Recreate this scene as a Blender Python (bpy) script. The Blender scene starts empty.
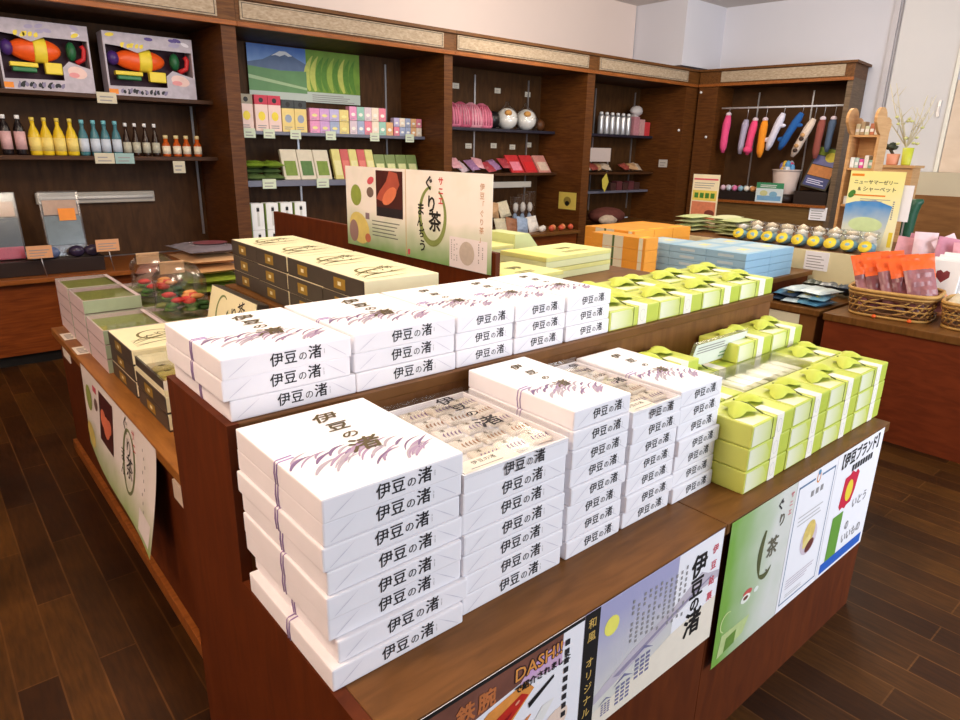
import bpy, bmesh, math, random
from mathutils import Matrix, Vector, Euler
random.seed(7)
S = bpy.context.scene
C = S.collection
R = math.radians

# ------------------------------------------------------------------ camera, light, exposure
cam_d = bpy.data.cameras.new('camera')
cam_d.sensor_width = 36.0
cam_d.lens = 36.0 * 665.0 / 960.0
cam_d.clip_start = 0.02
cam = bpy.data.objects.new('camera', cam_d)
C.objects.link(cam)
def cam_matrix(yaw, pit, rol, loc):
    cy, sy, cp, sp = math.cos(yaw), math.sin(yaw), math.cos(pit), math.sin(pit)
    f = Vector((sy*cp, cy*cp, -sp)); r = Vector((cy, -sy, 0)); u = r.cross(f)
    r2 = r*math.cos(rol) + u*math.sin(rol); u2 = -r*math.sin(rol) + u*math.cos(rol)
    m = Matrix((r2, u2, -f)).transposed().to_4x4(); m.translation = loc
    return m
cam.matrix_world = cam_matrix(R(40.65), R(17.48), R(1.16), Vector((0, 0, 1.5)))
S.camera = cam

S.view_settings.view_transform = 'Standard'
S.view_settings.look = 'None'
S.view_settings.exposure = 0.24
S.view_settings.gamma = 1.0
S.view_settings.use_curve_mapping = False

W = bpy.data.worlds.new('world'); S.world = W; W.use_nodes = True
W.node_tree.nodes['Background'].inputs[0].default_value = (0.80, 0.88, 1.0, 1)
W.node_tree.nodes['Background'].inputs[1].default_value = 0.45

def area(name, loc, target, sx, sy, power, color):
    l = bpy.data.lights.new(name, 'AREA'); l.shape = 'RECTANGLE'; l.size = sx; l.size_y = sy
    l.energy = power; l.color = color
    o = bpy.data.objects.new(name, l); C.objects.link(o); o.location = loc
    o.rotation_euler = (Vector(target) - Vector(loc)).to_track_quat('-Z', 'Y').to_euler()
    return o
# daylight from the shop front behind and to the right of the camera
area('window_light', (4.2, -2.6, 1.9), (4.6, 3.0, 1.2), 4.6, 2.2, 190, (0.86, 0.92, 1.0))
# ceiling lamps, the last one added to warm the boxes' left faces (fixtures are built further down)
WARM = (1.0, 0.88, 0.72)
LAMPS = [(0.9, 1.1), (2.6, 1.9), (1.0, 3.2), (4.4, 2.3), (4.7, 4.5), (6.8, 3.2), (-1.0, 1.2)]
POWER = [32, 38, 36, 40, 46, 58, 110]
for (x, y), w in zip(LAMPS, POWER):
    l = bpy.data.lights.new('ceiling_lamp_light', 'POINT'); l.energy = w; l.color = WARM if x > 0 else (1.0, 0.76, 0.58); l.shadow_soft_size = .30  # the added left lamp stands in for warm bounce, hence its deeper tint
    o = bpy.data.objects.new('ceiling_lamp_light', l); C.objects.link(o); o.location = (x, y, 2.98)

# ------------------------------------------------------------------ materials
def lin(c):
    return tuple(((v/255)/12.92 if v/255 <= .04045 else ((v/255+.055)/1.055)**2.4) for v in c) + (1,)
_m = {}
def col(rgb, rough=.5, var=.08, scale=30., metal=0., spec=.4):
    key = (tuple(rgb), rough, var, scale, metal)
    if key in _m: return _m[key]
    m = bpy.data.materials.new('paint_%d_%d_%d' % tuple(rgb)); m.use_nodes = True
    nt = m.node_tree; b = nt.nodes['Principled BSDF']
    b.inputs['Roughness'].default_value = rough; b.inputs['Metallic'].default_value = metal
    b.inputs['Specular IOR Level'].default_value = spec
    tc = nt.nodes.new('ShaderNodeTexCoord'); n = nt.nodes.new('ShaderNodeTexNoise')
    n.inputs['Scale'].default_value = scale; n.inputs['Detail'].default_value = 3
    nt.links.new(tc.outputs['Object'], n.inputs['Vector'])
    mx = nt.nodes.new('ShaderNodeMix'); mx.data_type = 'RGBA'
    c = lin(rgb)
    mx.inputs['A'].default_value = tuple(max(0, v*(1-var)) for v in c[:3]) + (1,)
    mx.inputs['B'].default_value = tuple(min(1, v*(1+var)) for v in c[:3]) + (1,)
    nt.links.new(n.outputs['Fac'], mx.inputs['Factor']); nt.links.new(mx.outputs['Result'], b.inputs['Base Color'])
    _m[key] = m
    return m
def wood(name, dark, light, rough=.4, stretch=(1, 1, 12), scale=6.):
    m = bpy.data.materials.new(name); m.use_nodes = True
    nt = m.node_tree; b = nt.nodes['Principled BSDF']; b.inputs['Roughness'].default_value = rough; b.inputs['Specular IOR Level'].default_value = .2
    tc = nt.nodes.new('ShaderNodeTexCoord'); mp = nt.nodes.new('ShaderNodeMapping')
    mp.inputs['Scale'].default_value = (stretch[0], stretch[1], stretch[2])
    n = nt.nodes.new('ShaderNodeTexNoise'); n.inputs['Scale'].default_value = scale
    n.inputs['Detail'].default_value = 6; n.inputs['Distortion'].default_value = .6
    r = nt.nodes.new('ShaderNodeValToRGB')
    r.color_ramp.elements[0].position = .3; r.color_ramp.elements[0].color = lin(dark)
    r.color_ramp.elements[1].position = .72; r.color_ramp.elements[1].color = lin(light)
    L = nt.links.new
    L(tc.outputs['Object'], mp.inputs['Vector']); L(mp.outputs['Vector'], n.inputs['Vector'])
    L(n.outputs['Fac'], r.inputs['Fac']); L(r.outputs['Color'], b.inputs['Base Color'])
    return m
def grad(name, c0, c1, axis, a, b_, rough=.45):
    """a printed blend between two inks across an object axis"""
    m = bpy.data.materials.new(name); m.use_nodes = True
    nt = m.node_tree; b = nt.nodes['Principled BSDF']; b.inputs['Roughness'].default_value = rough
    tc = nt.nodes.new('ShaderNodeTexCoord'); sp = nt.nodes.new('ShaderNodeSeparateXYZ')
    mr = nt.nodes.new('ShaderNodeMapRange'); mr.inputs[1].default_value = a; mr.inputs[2].default_value = b_
    n = nt.nodes.new('ShaderNodeTexNoise'); n.inputs['Scale'].default_value = 9.
    ad = nt.nodes.new('ShaderNodeMath'); ad.operation = 'MULTIPLY_ADD'; ad.inputs[1].default_value = .5; ad.inputs[2].default_value = -.25
    a2 = nt.nodes.new('ShaderNodeMath'); a2.operation = 'ADD'; a2.use_clamp = True
    mx = nt.nodes.new('ShaderNodeMix'); mx.data_type = 'RGBA'
    mx.inputs['A'].default_value = lin(c0); mx.inputs['B'].default_value = lin(c1)
    L = nt.links.new
    L(tc.outputs['Object'], sp.inputs[0]); L(sp.outputs[axis], mr.inputs[0]); L(tc.outputs['Object'], n.inputs['Vector'])
    L(n.outputs['Fac'], ad.inputs[0]); L(mr.outputs[0], a2.inputs[0]); L(ad.outputs[0], a2.inputs[1])
    L(a2.outputs[0], mx.inputs['Factor']); L(mx.outputs['Result'], b.inputs['Base Color'])
    return m
def clear(name, tint=(1, 1, 1), gloss=.12, rough=.08, bump=.25, fres=.5):
    m = bpy.data.materials.new(name); m.use_nodes = True
    nt = m.node_tree; nt.nodes.remove(nt.nodes['Principled BSDF'])
    out = nt.nodes['Material Output']
    t = nt.nodes.new('ShaderNodeBsdfTransparent'); t.inputs[0].default_value = tint + (1,)
    g = nt.nodes.new('ShaderNodeBsdfGlossy'); g.inputs['Roughness'].default_value = rough
    lw = nt.nodes.new('ShaderNodeLayerWeight'); lw.inputs[0].default_value = .25
    ma = nt.nodes.new('ShaderNodeMath'); ma.operation = 'MULTIPLY_ADD'; ma.inputs[1].default_value = fres; ma.inputs[2].default_value = gloss
    n = nt.nodes.new('ShaderNodeTexNoise'); n.inputs['Scale'].default_value = 25.
    bp = nt.nodes.new('ShaderNodeBump'); bp.inputs['Strength'].default_value = bump
    mix = nt.nodes.new('ShaderNodeMixShader'); L = nt.links.new
    L(n.outputs['Fac'], bp.inputs['Height']); L(bp.outputs[0], g.inputs['Normal'])
    L(lw.outputs['Fresnel'], ma.inputs[0]); L(ma.outputs[0], mix.inputs[0])
    L(t.outputs[0], mix.inputs[1]); L(g.outputs[0], mix.inputs[2]); L(mix.outputs[0], out.inputs[0])
    return m
def parquet():
    m = bpy.data.materials.new('dark_plank_floor'); m.use_nodes = True
    nt = m.node_tree; b = nt.nodes['Principled BSDF']; L = nt.links.new; b.inputs['Specular IOR Level'].default_value = .25
    tc = nt.nodes.new('ShaderNodeTexCoord')
    mp = nt.nodes.new('ShaderNodeMapping'); mp.inputs['Rotation'].default_value = (0, 0, R(90))
    br = nt.nodes.new('ShaderNodeTexBrick'); br.inputs['Scale'].default_value = 1.
    br.inputs['Brick Width'].default_value = .80; br.inputs['Row Height'].default_value = .105
    br.inputs['Mortar Size'].default_value = .0025; br.inputs['Bias'].default_value = 0.
    br.inputs['Color1'].default_value = lin((58, 29, 4)); br.inputs['Color2'].default_value = lin((90, 54, 14))
    br.inputs['Mortar'].default_value = lin((108, 68, 30))
    n = nt.nodes.new('ShaderNodeTexNoise'); n.inputs['Scale'].default_value = 1.6; n.inputs['Detail'].default_value = 5
    n2 = nt.nodes.new('ShaderNodeTexNoise'); n2.inputs['Scale'].default_value = 14.; n2.inputs['Detail'].default_value = 4
    m2 = nt.nodes.new('ShaderNodeMapping'); m2.inputs['Scale'].default_value = (6, .7, 1)
    r = nt.nodes.new('ShaderNodeValToRGB')
    r.color_ramp.elements[0].position = .35; r.color_ramp.elements[0].color = (.34, .34, .34, 1)
    r.color_ramp.elements[1].position = .7; r.color_ramp.elements[1].color = (1.25, 1.25, 1.2, 1)
    mx = nt.nodes.new('ShaderNodeMix'); mx.data_type = 'RGBA'; mx.blend_type = 'MULTIPLY'; mx.inputs['Factor'].default_value = 1.
    mx2 = nt.nodes.new('ShaderNodeMix'); mx2.data_type = 'RGBA'; mx2.blend_type = 'MULTIPLY'; mx2.inputs['Factor'].default_value = .7
    r2 = nt.nodes.new('ShaderNodeValToRGB')
    r2.color_ramp.elements[0].position = .3; r2.color_ramp.elements[0].color = (.5, .5, .5, 1)
    r2.color_ramp.elements[1].position = .7; r2.color_ramp.elements[1].color = (1.2, 1.2, 1.2, 1)
    L(tc.outputs['Object'], mp.inputs[0]); L(mp.outputs[0], br.inputs['Vector'])
    L(tc.outputs['Object'], n.inputs['Vector']); L(tc.outputs['Object'], m2.inputs[0]); L(m2.outputs[0], n2.inputs['Vector'])
    L(n.outputs['Fac'], r.inputs[0]); L(n2.outputs['Fac'], r2.inputs[0])
    L(br.outputs['Color'], mx.inputs['A']); L(r.outputs[0], mx.inputs['B'])
    L(mx.outputs['Result'], mx2.inputs['A']); L(r2.outputs[0], mx2.inputs['B'])
    L(mx2.outputs['Result'], b.inputs['Base Color'])
    rr = nt.nodes.new('ShaderNodeMapRange'); rr.inputs[3].default_value = .34; rr.inputs[4].default_value = .62
    L(n.outputs['Fac'], rr.inputs[0]); L(rr.outputs[0], b.inputs['Roughness'])
    return m
def emit(name, rgb, s):
    m = bpy.data.materials.new(name); m.use_nodes = True
    b = m.node_tree.nodes['Principled BSDF']; b.inputs['Emission Color'].default_value = lin(rgb); b.inputs['Emission Strength'].default_value = s
    return m

WOOD = wood('dark_stained_wood', (74, 40, 14), (108, 64, 26), .5)
WOODH = wood('dark_stained_wood_lengthways', (82, 48, 18), (116, 74, 34), .48, (1.2, 10, 10))
TOPW = wood('brown_table_top', (98, 62, 26), (122, 80, 38), .42, (1, 6, 1), 7.)
PANEL = wood('red_brown_panel', (80, 31, 3), (100, 43, 7), .6, (5, 5, 1.2), 5.)
PANELR = wood('mid_brown_panel', (106, 66, 32), (128, 84, 44), .45, (8, 1, 1), 4.)
BASEW = wood('orange_brown_base_wood', (104, 48, 16), (140, 70, 26), .42)
TRIMW = wood('golden_brown_trim', (128, 70, 28), (164, 96, 44), .35, (1, 8, 8))
BACKW = wood('cabinet_back_board', (60, 36, 14), (84, 54, 26), .6, (5, 1, 1.2), 4.)
LITE = wood('pale_rack_wood', (196, 146, 94), (216, 170, 118), .5)
MARBLE = wood('beige_frieze_paper', (150, 130, 106), (186, 168, 146), .6, (3, 3, 8), 9.)
PAPER = col((243, 240, 244), .6, .02); PAPERC = col((243, 236, 222), .6, .03)
WHITE = col((238, 238, 238), .55, .03); INK = col((36, 32, 36), .7, .1); INKB = col((84, 70, 34), .6, .15)
BLACK = col((22, 20, 20), .5, .1); GREY = col((150, 146, 146), .6, .05); GREYL = col((196, 192, 192), .6, .05)
PURP = col((140, 104, 160), .6, .12); PURPL = col((178, 150, 190), .6, .1); CORD = col((168, 142, 190), .5, .2, 200)
LIME = col((194, 206, 82), .55, .06); LIMEP = col((218, 222, 160), .5, .05)
RED = col((206, 40, 44), .5, .1); PINKR = col((214, 90, 104), .6, .08); ORANGE = col((238, 140, 28), .5, .08)
YEL = col((240, 214, 62), .5, .08); BLUE = col((40, 96, 190), .5, .1); GREEN = col((70, 130, 52), .5, .15)
GOLD = col((176, 142, 52), .4, .2, 60, .3); STEEL = col((190, 190, 194), .3, .05, 30, .8)
CLEAR = clear('clear_plastic', (.98, .98, .98), .03, .05, .05, .25); CLEARB = clear('crinkled_clear_bag', (.97, .97, .97), .10, .15, .25, .4)

# ------------------------------------------------------------------ mesh builder
_txt = {}
def text_mesh(s, weight):
    k = (s, weight)
    if k not in _txt:
        c = bpy.data.curves.new('lettering', 'FONT'); c.body = s; c.resolution_u = 2; c.offset = weight
        c.align_x = 'CENTER'; c.align_y = 'CENTER'
        o = bpy.data.objects.new('lettering', c); C.objects.link(o)
        bpy.context.view_layer.update()
        me = bpy.data.meshes.new_from_object(o.evaluated_get(bpy.context.evaluated_depsgraph_get()))
        _txt[k] = ([v.co.copy() for v in me.vertices], [tuple(p.vertices) for p in me.polygons])
        bpy.data.objects.remove(o); bpy.data.curves.remove(c); bpy.data.meshes.remove(me)
    return _txt[k]
def frame(o, x, y):
    x = Vector(x).normalized(); y = Vector(y).normalized(); z = x.cross(y)
    m = Matrix((x, y, z)).transposed().to_4x4(); m.translation = Vector(o)
    return m
I4 = Matrix.Identity(4)
class MB:
    def __init__(s): s.bm = bmesh.new(); s.mats = []
    def mi(s, m):
        if m not in s.mats: s.mats.append(m)
        return s.mats.index(m)
    def add(s, verts, faces, m, mat=I4, smooth=False):
        vs = [s.bm.verts.new(mat @ Vector(v)) for v in verts]; k = s.mi(m)
        for f in faces:
            try:
                q = s.bm.faces.new([vs[i] for i in f]); q.material_index = k; q.smooth = smooth
            except ValueError: pass
        return s
    def box(s, x0, y0, z0, x1, y1, z1, m, mat=I4, bev=0., seg=2):
        t = bmesh.new()
        bmesh.ops.create_cube(t, size=1)
        for v in t.verts:
            v.co = Vector(((x0+x1)/2 + v.co.x*(x1-x0), (y0+y1)/2 + v.co.y*(y1-y0), (z0+z1)/2 + v.co.z*(z1-z0)))
        if bev: bmesh.ops.bevel(t, geom=t.edges[:], offset=bev, segments=seg, affect='EDGES', profile=.6)
        t.verts.index_update()
        s.add([v.co.copy() for v in t.verts], [[v.index for v in f.verts] for f in t.faces], m, mat, bool(bev) and seg > 2)
        t.free(); return s
    def prism(s, poly, d0, d1, m, mat=I4):
        n = len(poly)
        v = [(p[0], p[1], d0) for p in poly] + [(p[0], p[1], d1) for p in poly]
        f = [list(range(n))[::-1], list(range(n, 2*n))] + [[i, (i+1) % n, n+(i+1) % n, n+i] for i in range(n)]
        return s.add(v, f, m, mat)
    def flat(s, poly, z, m, mat=I4):
        return s.add([(p[0], p[1], z) for p in poly], [list(range(len(poly)))], m, mat)
    def rect(s, u0, v0, u1, v1, z, m, mat=I4):
        return s.flat([(u0, v0), (u1, v0), (u1, v1), (u0, v1)], z, m, mat)
    def disc(s, u, v, ru, rv, z, m, mat=I4, n=20, rot=0.):
        return s.flat([(u + ru*math.cos(a)*math.cos(rot) - rv*math.sin(a)*math.sin(rot), v + ru*math.cos(a)*math.sin(rot) + rv*math.sin(a)*math.cos(rot)) for a in [2*math.pi*i/n for i in range(n)]], z, m, mat)
    def ring(s, u, v, ru, rv, w, z, m, mat=I4, a0=0., a1=360., n=28):
        vs = []; fs = []
        for i in range(n+1):
            a = R(a0 + (a1-a0)*i/n); k = w*(.35 + .65*math.sin(math.pi*i/n)) if a1-a0 < 359 else w
            vs += [(u + (ru-k/2)*math.cos(a), v + (rv-k/2)*math.sin(a), z), (u + (ru+k/2)*math.cos(a), v + (rv+k/2)*math.sin(a), z)]
            if i: j = 2*i; fs.append([j-2, j-1, j+1, j])
        return s.add(vs, fs, m, mat)
    def blade(s, p0, p1, bend, w, z, m, mat=I4, n=8):
        p0 = Vector(p0); p1 = Vector(p1); d = p1-p0; nn = Vector((-d.y, d.x)); vs = []; fs = []
        for i in range(n+1):
            t = i/n; c = p0 + d*t + nn*bend*4*t*(1-t); k = w*math.sin(math.pi*min(1, .12+t*.88))*.5 + w*.06
            e = (d + nn*bend*4*(1-2*t)).normalized(); q = Vector((-e.y, e.x))*k
            vs += [(c.x-q.x, c.y-q.y, z), (c.x+q.x, c.y+q.y, z)]
            if i: j = 2*i; fs.append([j-2, j-1, j+1, j])
        return s.add(vs, fs, m, mat)
    def text(s, t, size, u, v, z, m, mat=I4, weight=0., sx=1., rot=0., shear=0.):
        vs, fs = text_mesh(t, 0.); c, sn = math.cos(rot), math.sin(rot)
        k = 0 if weight <= 0 else (4 if weight < .02 else 6)
        for q in range(max(k, 1)):
            a = 2*math.pi*q/max(k, 1) + .4; du, dv = (weight*size*1.1*math.cos(a), weight*size*1.1*math.sin(a)) if k else (0, 0); out = []
            for p in vs:
                x, y = p.x*size*sx + p.y*size*shear, p.y*size
                out.append((u + du + x*c - y*sn, v + dv + x*sn + y*c, z + q*.00002))
            s.add(out, fs, m, mat)
        return s
    def vtext(s, t, size, u, v, z, m, mat=I4, weight=0., step=1.05, sx=1.):
        for i, ch in enumerate(t):
            if ch != ' ': s.text(ch, size, u, v - i*size*step, z, m, mat, weight, sx)
        return s
    def lines(s, u0, v0, u1, v1, n, z, m, mat=I4, frac=.4, vertical=False):
        for i in range(n):
            k = random.uniform(.7, 1.)
            if vertical:
                h = (u1-u0)/n; a = u0+i*h; top = v1 - random.uniform(0, .15)*(v1-v0)
                q = 9
                for j in range(q):
                    if random.random() < .15: continue
                    b = top - (top-v0)*k*(j+.75)/q; s.rect(a, b, a+h*frac, b+(top-v0)*k/q*.6, z, m, mat)
            else:
                h = (v1-v0)/n; b = v0+i*h; s.rect(u0, b, u0+(u1-u0)*k, b+h*frac, z, m, mat)
        return s
    def cone(s, p0, p1, r0, r1, m, seg=12, smooth=True):
        p0 = Vector(p0); p1 = Vector(p1); z = (p1-p0).normalized(); x = z.orthogonal().normalized(); y = z.cross(x)
        vs = []
        for p, r in ((p0, r0), (p1, r1)):
            vs += [p + x*r*math.cos(2*math.pi*i/seg) + y*r*math.sin(2*math.pi*i/seg) for i in range(seg)]
        s.add(vs, [[i, (i+1) % seg, seg+(i+1) % seg, seg+i] for i in range(seg)], m, I4, smooth)
        return s.add(vs, [list(range(seg))[::-1], list(range(seg, 2*seg))], m)
    def tube(s, pts, r, m, seg=8, mat=I4):
        pts = [Vector(p) for p in pts]; n = len(pts); rs = r if isinstance(r, (list, tuple)) else [r]*n; vs = []; fs = []
        x = None
        for i, p in enumerate(pts):
            d = (pts[min(i+1, n-1)] - pts[max(i-1, 0)]).normalized()
            x = d.orthogonal().normalized() if x is None else (x - d*x.dot(d)).normalized()
            y = d.cross(x)
            vs += [p + (x*math.cos(2*math.pi*k/seg) + y*math.sin(2*math.pi*k/seg))*rs[i] for k in range(seg)]
            if i:
                for k in range(seg): fs.append([(i-1)*seg+k, (i-1)*seg+(k+1) % seg, i*seg+(k+1) % seg, i*seg+k])
        fs += [list(range(seg))[::-1], list(range((n-1)*seg, n*seg))]
        return s.add(vs, fs, m, mat, True)
    def lathe(s, prof, m, mat=I4, seg=16):
        vs = []; fs = []
        for i, (r, z) in enumerate(prof):
            vs += [(r*math.cos(2*math.pi*k/seg), r*math.sin(2*math.pi*k/seg), z) for k in range(seg)]
            if i:
                for k in range(seg): fs.append([(i-1)*seg+k, (i-1)*seg+(k+1) % seg, i*seg+(k+1) % seg, i*seg+k])
        fs += [list(range(seg))[::-1], list(range((len(prof)-1)*seg, len(prof)*seg))]
        return s.add(vs, fs, m, mat, True)
    def ball(s, c, r, m, sub=2, jit=0., mat=I4):
        t = bmesh.new(); bmesh.ops.create_icosphere(t, subdivisions=sub, radius=1)
        r = (r, r, r) if not isinstance(r, (tuple, list)) else r
        vs = [(c[0]+v.co.x*r[0]*(1+random.uniform(-jit, jit)), c[1]+v.co.y*r[1]*(1+random.uniform(-jit, jit)), c[2]+v.co.z*r[2]*(1+random.uniform(-jit, jit))) for v in t.verts]
        t.verts.index_update(); fs = [[v.index for v in f.verts] for f in t.faces]; t.free()
        return s.add(vs, fs, m, mat, True)
    def pillow(s, w, h, t, m, mat=I4, n=8, jit=.15, m2=None, split=.5, seal=0.):
        """a sealed bag lying in its own xy plane, centre at 0; m2 paints its upper part"""
        for sg in (1, -1):
            vs = []
            for j in range(n+1):
                for i in range(n+1):
                    u, v = i/n*2-1, j/n*2-1
                    e = max(0, (1-abs(u)**3)*(1-abs(v)**3))
                    b = t*.5*e**.7*(1 + (random.uniform(-jit, jit) if e > 0 else 0))
                    vs.append((u*w/2*(1-.04*(1-v*v)), v*h/2, sg*(b if e > 0 else .0006)))
            for j in range(n):
                mm = m2 if (m2 and j/n >= split) else m
                s_ = [[j*(n+1)+i, j*(n+1)+i+1, (j+1)*(n+1)+i+1, (j+1)*(n+1)+i] for i in range(n)]
                used = sorted({q for f in s_ for q in f}); ix = {q: k for k, q in enumerate(used)}
                s.add([vs[q] for q in used], [[ix[q] for q in f] for f in s_], mm, mat, True)
        return s
    def build(s, name, parent=None, weld=False):
        if weld: bmesh.ops.remove_doubles(s.bm, verts=s.bm.verts[:], dist=1e-5)
        me = bpy.data.meshes.new(name); s.bm.to_mesh(me); s.bm.free()
        for m in s.mats: me.materials.append(m)
        o = bpy.data.objects.new(name, me); C.objects.link(o)
        if parent is not None:
            o.parent = parent
            M = parent
            top = []
            while M is not None: top.append(M); M = M.parent
            mw = I4.copy()
            for q in top[::-1]:
                mw = mw @ Matrix.LocRotScale(q.location, q.rotation_euler, q.scale)
            me.transform(mw.inverted())
        return o

def tag(o, label, cat, group=None):
    o['label'] = label; o['category'] = cat
    if group: o['group'] = group
    return o
def thing(name, label, cat, loc=(0, 0, 0), rz=0., group=None):
    o = bpy.data.objects.new(name, None); C.objects.link(o); o.empty_display_size = .05
    o.location = loc; o.rotation_euler = (0, 0, rz)
    return tag(o, label, cat, group)
def struct(mb, name):
    o = mb.build(name); o['kind'] = 'structure'; return o
def dup(o, parent=None):
    c = o.copy(); C.objects.link(c)
    if parent is not None: c.parent = parent
    for ch in [x for x in bpy.data.objects if x.parent == o]: dup(ch, c)
    return c
class Proto:
    """first call moves the model itself, later calls copy it with all its parts"""
    def __init__(s, root): s.r = root; s.used = False
    def put(s, loc, rz, label, group=None, rot=None):
        if not s.used: o = s.r; s.used = True
        else: o = dup(s.r)
        o.location = loc; o.rotation_euler = rot if rot else (0, 0, rz); o['label'] = label
        if group: o['group'] = group
        return o
ORD = ['', 'second', 'third', 'fourth', 'fifth', 'sixth', 'seventh', 'eighth', 'ninth', 'tenth', 'eleventh', 'twelfth']
def from_left(i, n):
    return 'leftmost' if i == 0 else 'rightmost' if i == n-1 and n > 1 else ORD[i] + ' from left'
def from_top(i, n):      # i counted from the top
    return ('topmost' if i == 0 else 'bottom' if i == n-1 else ORD[i] + ' from top') if n > 1 else 'single'

# ------------------------------------------------------------------ the room
ZC = 3.38
b = MB(); b.box(-2.3, -2.8, -.1, 10.2, 6.3, 0, parquet()); struct(b, 'floor')
WALLM = col((220, 204, 198), .9, .025, 2.); WALLR = col((212, 212, 222), .9, .02, 2.)
b = MB(); b.box(-2.3, 6.2, 0, 7.95, 6.35, ZC, WALLM); struct(b, 'wall_back')
b = MB(); b.box(7.97, 5.425, 2.6, 8.88, 6.35, ZC, WALLR); struct(b, 'wall_corner')
b = MB(); b.box(-2.45, -2.8, 0, -2.3, 6.35, ZC, WALLM); struct(b, 'wall_left')
b = MB(); b.box(-2.45, -2.8, ZC, 10.2, 6.35, ZC+.1, col((206, 200, 196), .9, .02, 2.)); struct(b, 'ceiling')
WA = R(7.0)
WD = Vector((math.sin(WA), -math.cos(WA), 0))          # along the right wall towards the camera
WN = Vector((-math.cos(WA), -math.sin(WA), 0))         # into the room
WO = Vector((8.87, 5.43, 0))
def wm(t, out=0., z=0.):                               # local x runs along the wall, y up, z into the room
    return frame(WO + WD*t + WN*out + Vector((0, 0, z)), WD, (0, 0, 1))
b = MB(); b.box(-.9, 0, -.15, 7.6, ZC, 0, WALLR, wm(0)); struct(b, 'wall_right')
b = MB()
b.box(2.03, 1.1, .0015, 2.085, ZC-.01, .035, col((200, 196, 202), .6, .03), wm(0)); b.box(2.10, 1.1, .0015, 2.112, ZC-.01, .02, col((160, 156, 162), .6, .03), wm(0)); struct(b, 'trim_1')
b = MB(); b.box(2.13, 1.05, .0015, 2.74, ZC-.06, .03, col((218, 216, 218), .6, .02, 3.), wm(0)); d1 = struct(b, 'door_1')
b = MB(); b.box(2.655, 1.96, .032, 2.685, 2.14, .05, STEEL, wm(0)); b.box(2.665, 2.02, .05, 2.675, 2.08, .07, STEEL, wm(0)); b.build('door_latch', d1)
b = MB(); b.box(2.745, 1.05, .0015, 2.785, ZC-.06, .05, col((238, 236, 226), .5, .02), wm(0)); struct(b, 'trim_2')
b = MB(); b.box(2.79, 1.05, .0015, 3.95, 2.35, .02, wood('beige_door', (222, 200, 178), (232, 212, 192), .6, (1, 1, 3), 3.), wm(0)); struct(b, 'door_2')

# ------------------------------------------------------------------ wall cabinets
def cabinet(label, x0, x1, dl, dr, shelves, ledge_col, rails, left_div=True, right_div=True, y0=5.40, mat=None):
    """x0..x1 is the open bay between its uprights; dl/dr their widths"""
    t = thing('display_cabinet', label, 'cabinet', (x0, y0, 0))
    Y1 = 6.17
    b = MB()
    if left_div: b.box(x0-dl, y0, .0, x0, Y1, 2.38, WOOD)
    b.build('upright', t) if left_div else b.bm.free()
    if right_div:
        b = MB(); b.box(x1, y0, .0, x1+dr, Y1, 2.38, WOOD); b.build('upright', t)
    a0, a1 = (x0-dl if left_div else x0), (x1+dr if right_div else x1)
    b = MB(); b.box(x0, 6.13, .62, x1, Y1, 2.36, BACKW); b.build('back_panel', t)
    b = MB(); b.box(x0, y0+.02, 2.36, x1, Y1, 2.385, BACKW); b.build('top_panel', t)
    b = MB(); b.box(x0+.001, 5.42, 0.08, x1-.001, 5.46, .575, BASEW); b.box(x0+.001, 5.46, 0, x1-.001, 5.50, .08, BLACK)
    b.box(x0+.001, 5.46, .08, x1-.001, 6.13, .575, BASEW); b.build('base', t)
    b = MB(); b.box(x0+.001, 5.36, .578, x1-.001, 6.13, .612, ledge_col, bev=.006); b.build('ledge', t)
    b = MB(); b.box(a0, y0-.02, 2.386, a1, Y1, 2.535, WOODH)
    b.box(a0, y0-.05, 2.535, a1, Y1, 2.562, WOODH); b.box(a0, y0-.035, 2.352, a1, y0-.001, 2.386, TRIMW, bev=.004)
    f = b.build('fascia', t)
    b = MB(); b.box(x0+.03, y0-.032, 2.402, x1-.03, y0-.0205, 2.528, MARBLE)
    for q in (2.412, 2.515): b.box(x0+.045, y0-.0335, q, x1-.045, y0-.0322, q+.004, INK)
    for q in (x0+.045, x1-.049): b.box(q, y0-.0335, 2.412, q+.004, y0-.0322, 2.519, INK)
    b.build('frieze_panel', f)
    for (ys, z, th, mm) in shelves:
        b = MB(); b.box(x0+.002, ys, z-th, x1-.002, 6.128, z, mm, bev=.003); b.build('shelf', t)
    for rx in rails:
        b = MB(); b.box(rx-.009, 6.118, .75, rx+.009, 6.1295, 2.3, STEEL); b.build('shelf_rail', t)
    return t
SH = wood('shelf_board', (58, 34, 18), (84, 52, 28), .5, (1, 10, 10))
SHG = col((104, 104, 120), .35, .05); SHN = col((40, 38, 52), .35, .05)
LEDG = TOPW
cabinet('tall dark wood wall cabinet at far left holding toys and drinks', -1.6, 2.04, .11, .11, [(5.70, 1.836, .03, SH), (5.70, 1.408, .03, SH)], TRIMW, [2.0, .2], False, True)
cabinet('wall cabinet with tea poster and two rows of small boxes', 2.152, 4.12, 0, .10, [(5.71, 1.622, .028, SHG), (5.62, 1.222, .05, SHG)], TRIMW, [2.95, 3.93], False, True)
cabinet('wall cabinet with pink bags and two white round plush toys', 4.222, 6.15, 0, .13, [(5.86, 1.735, .03, SHN), (5.80, 1.262, .03, SH)], LEDG, [5.10, 5.93], False, True)
cabinet('darkest wall cabinet beside the corner with silver cans', 6.282, 8.10, 0, .315, [(5.86, 1.735, .03, SHN), (5.80, 1.262, .03, SH), (5.86, 1.02, .03, SHG)], LEDG, [7.15, 7.98], False, True)

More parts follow.
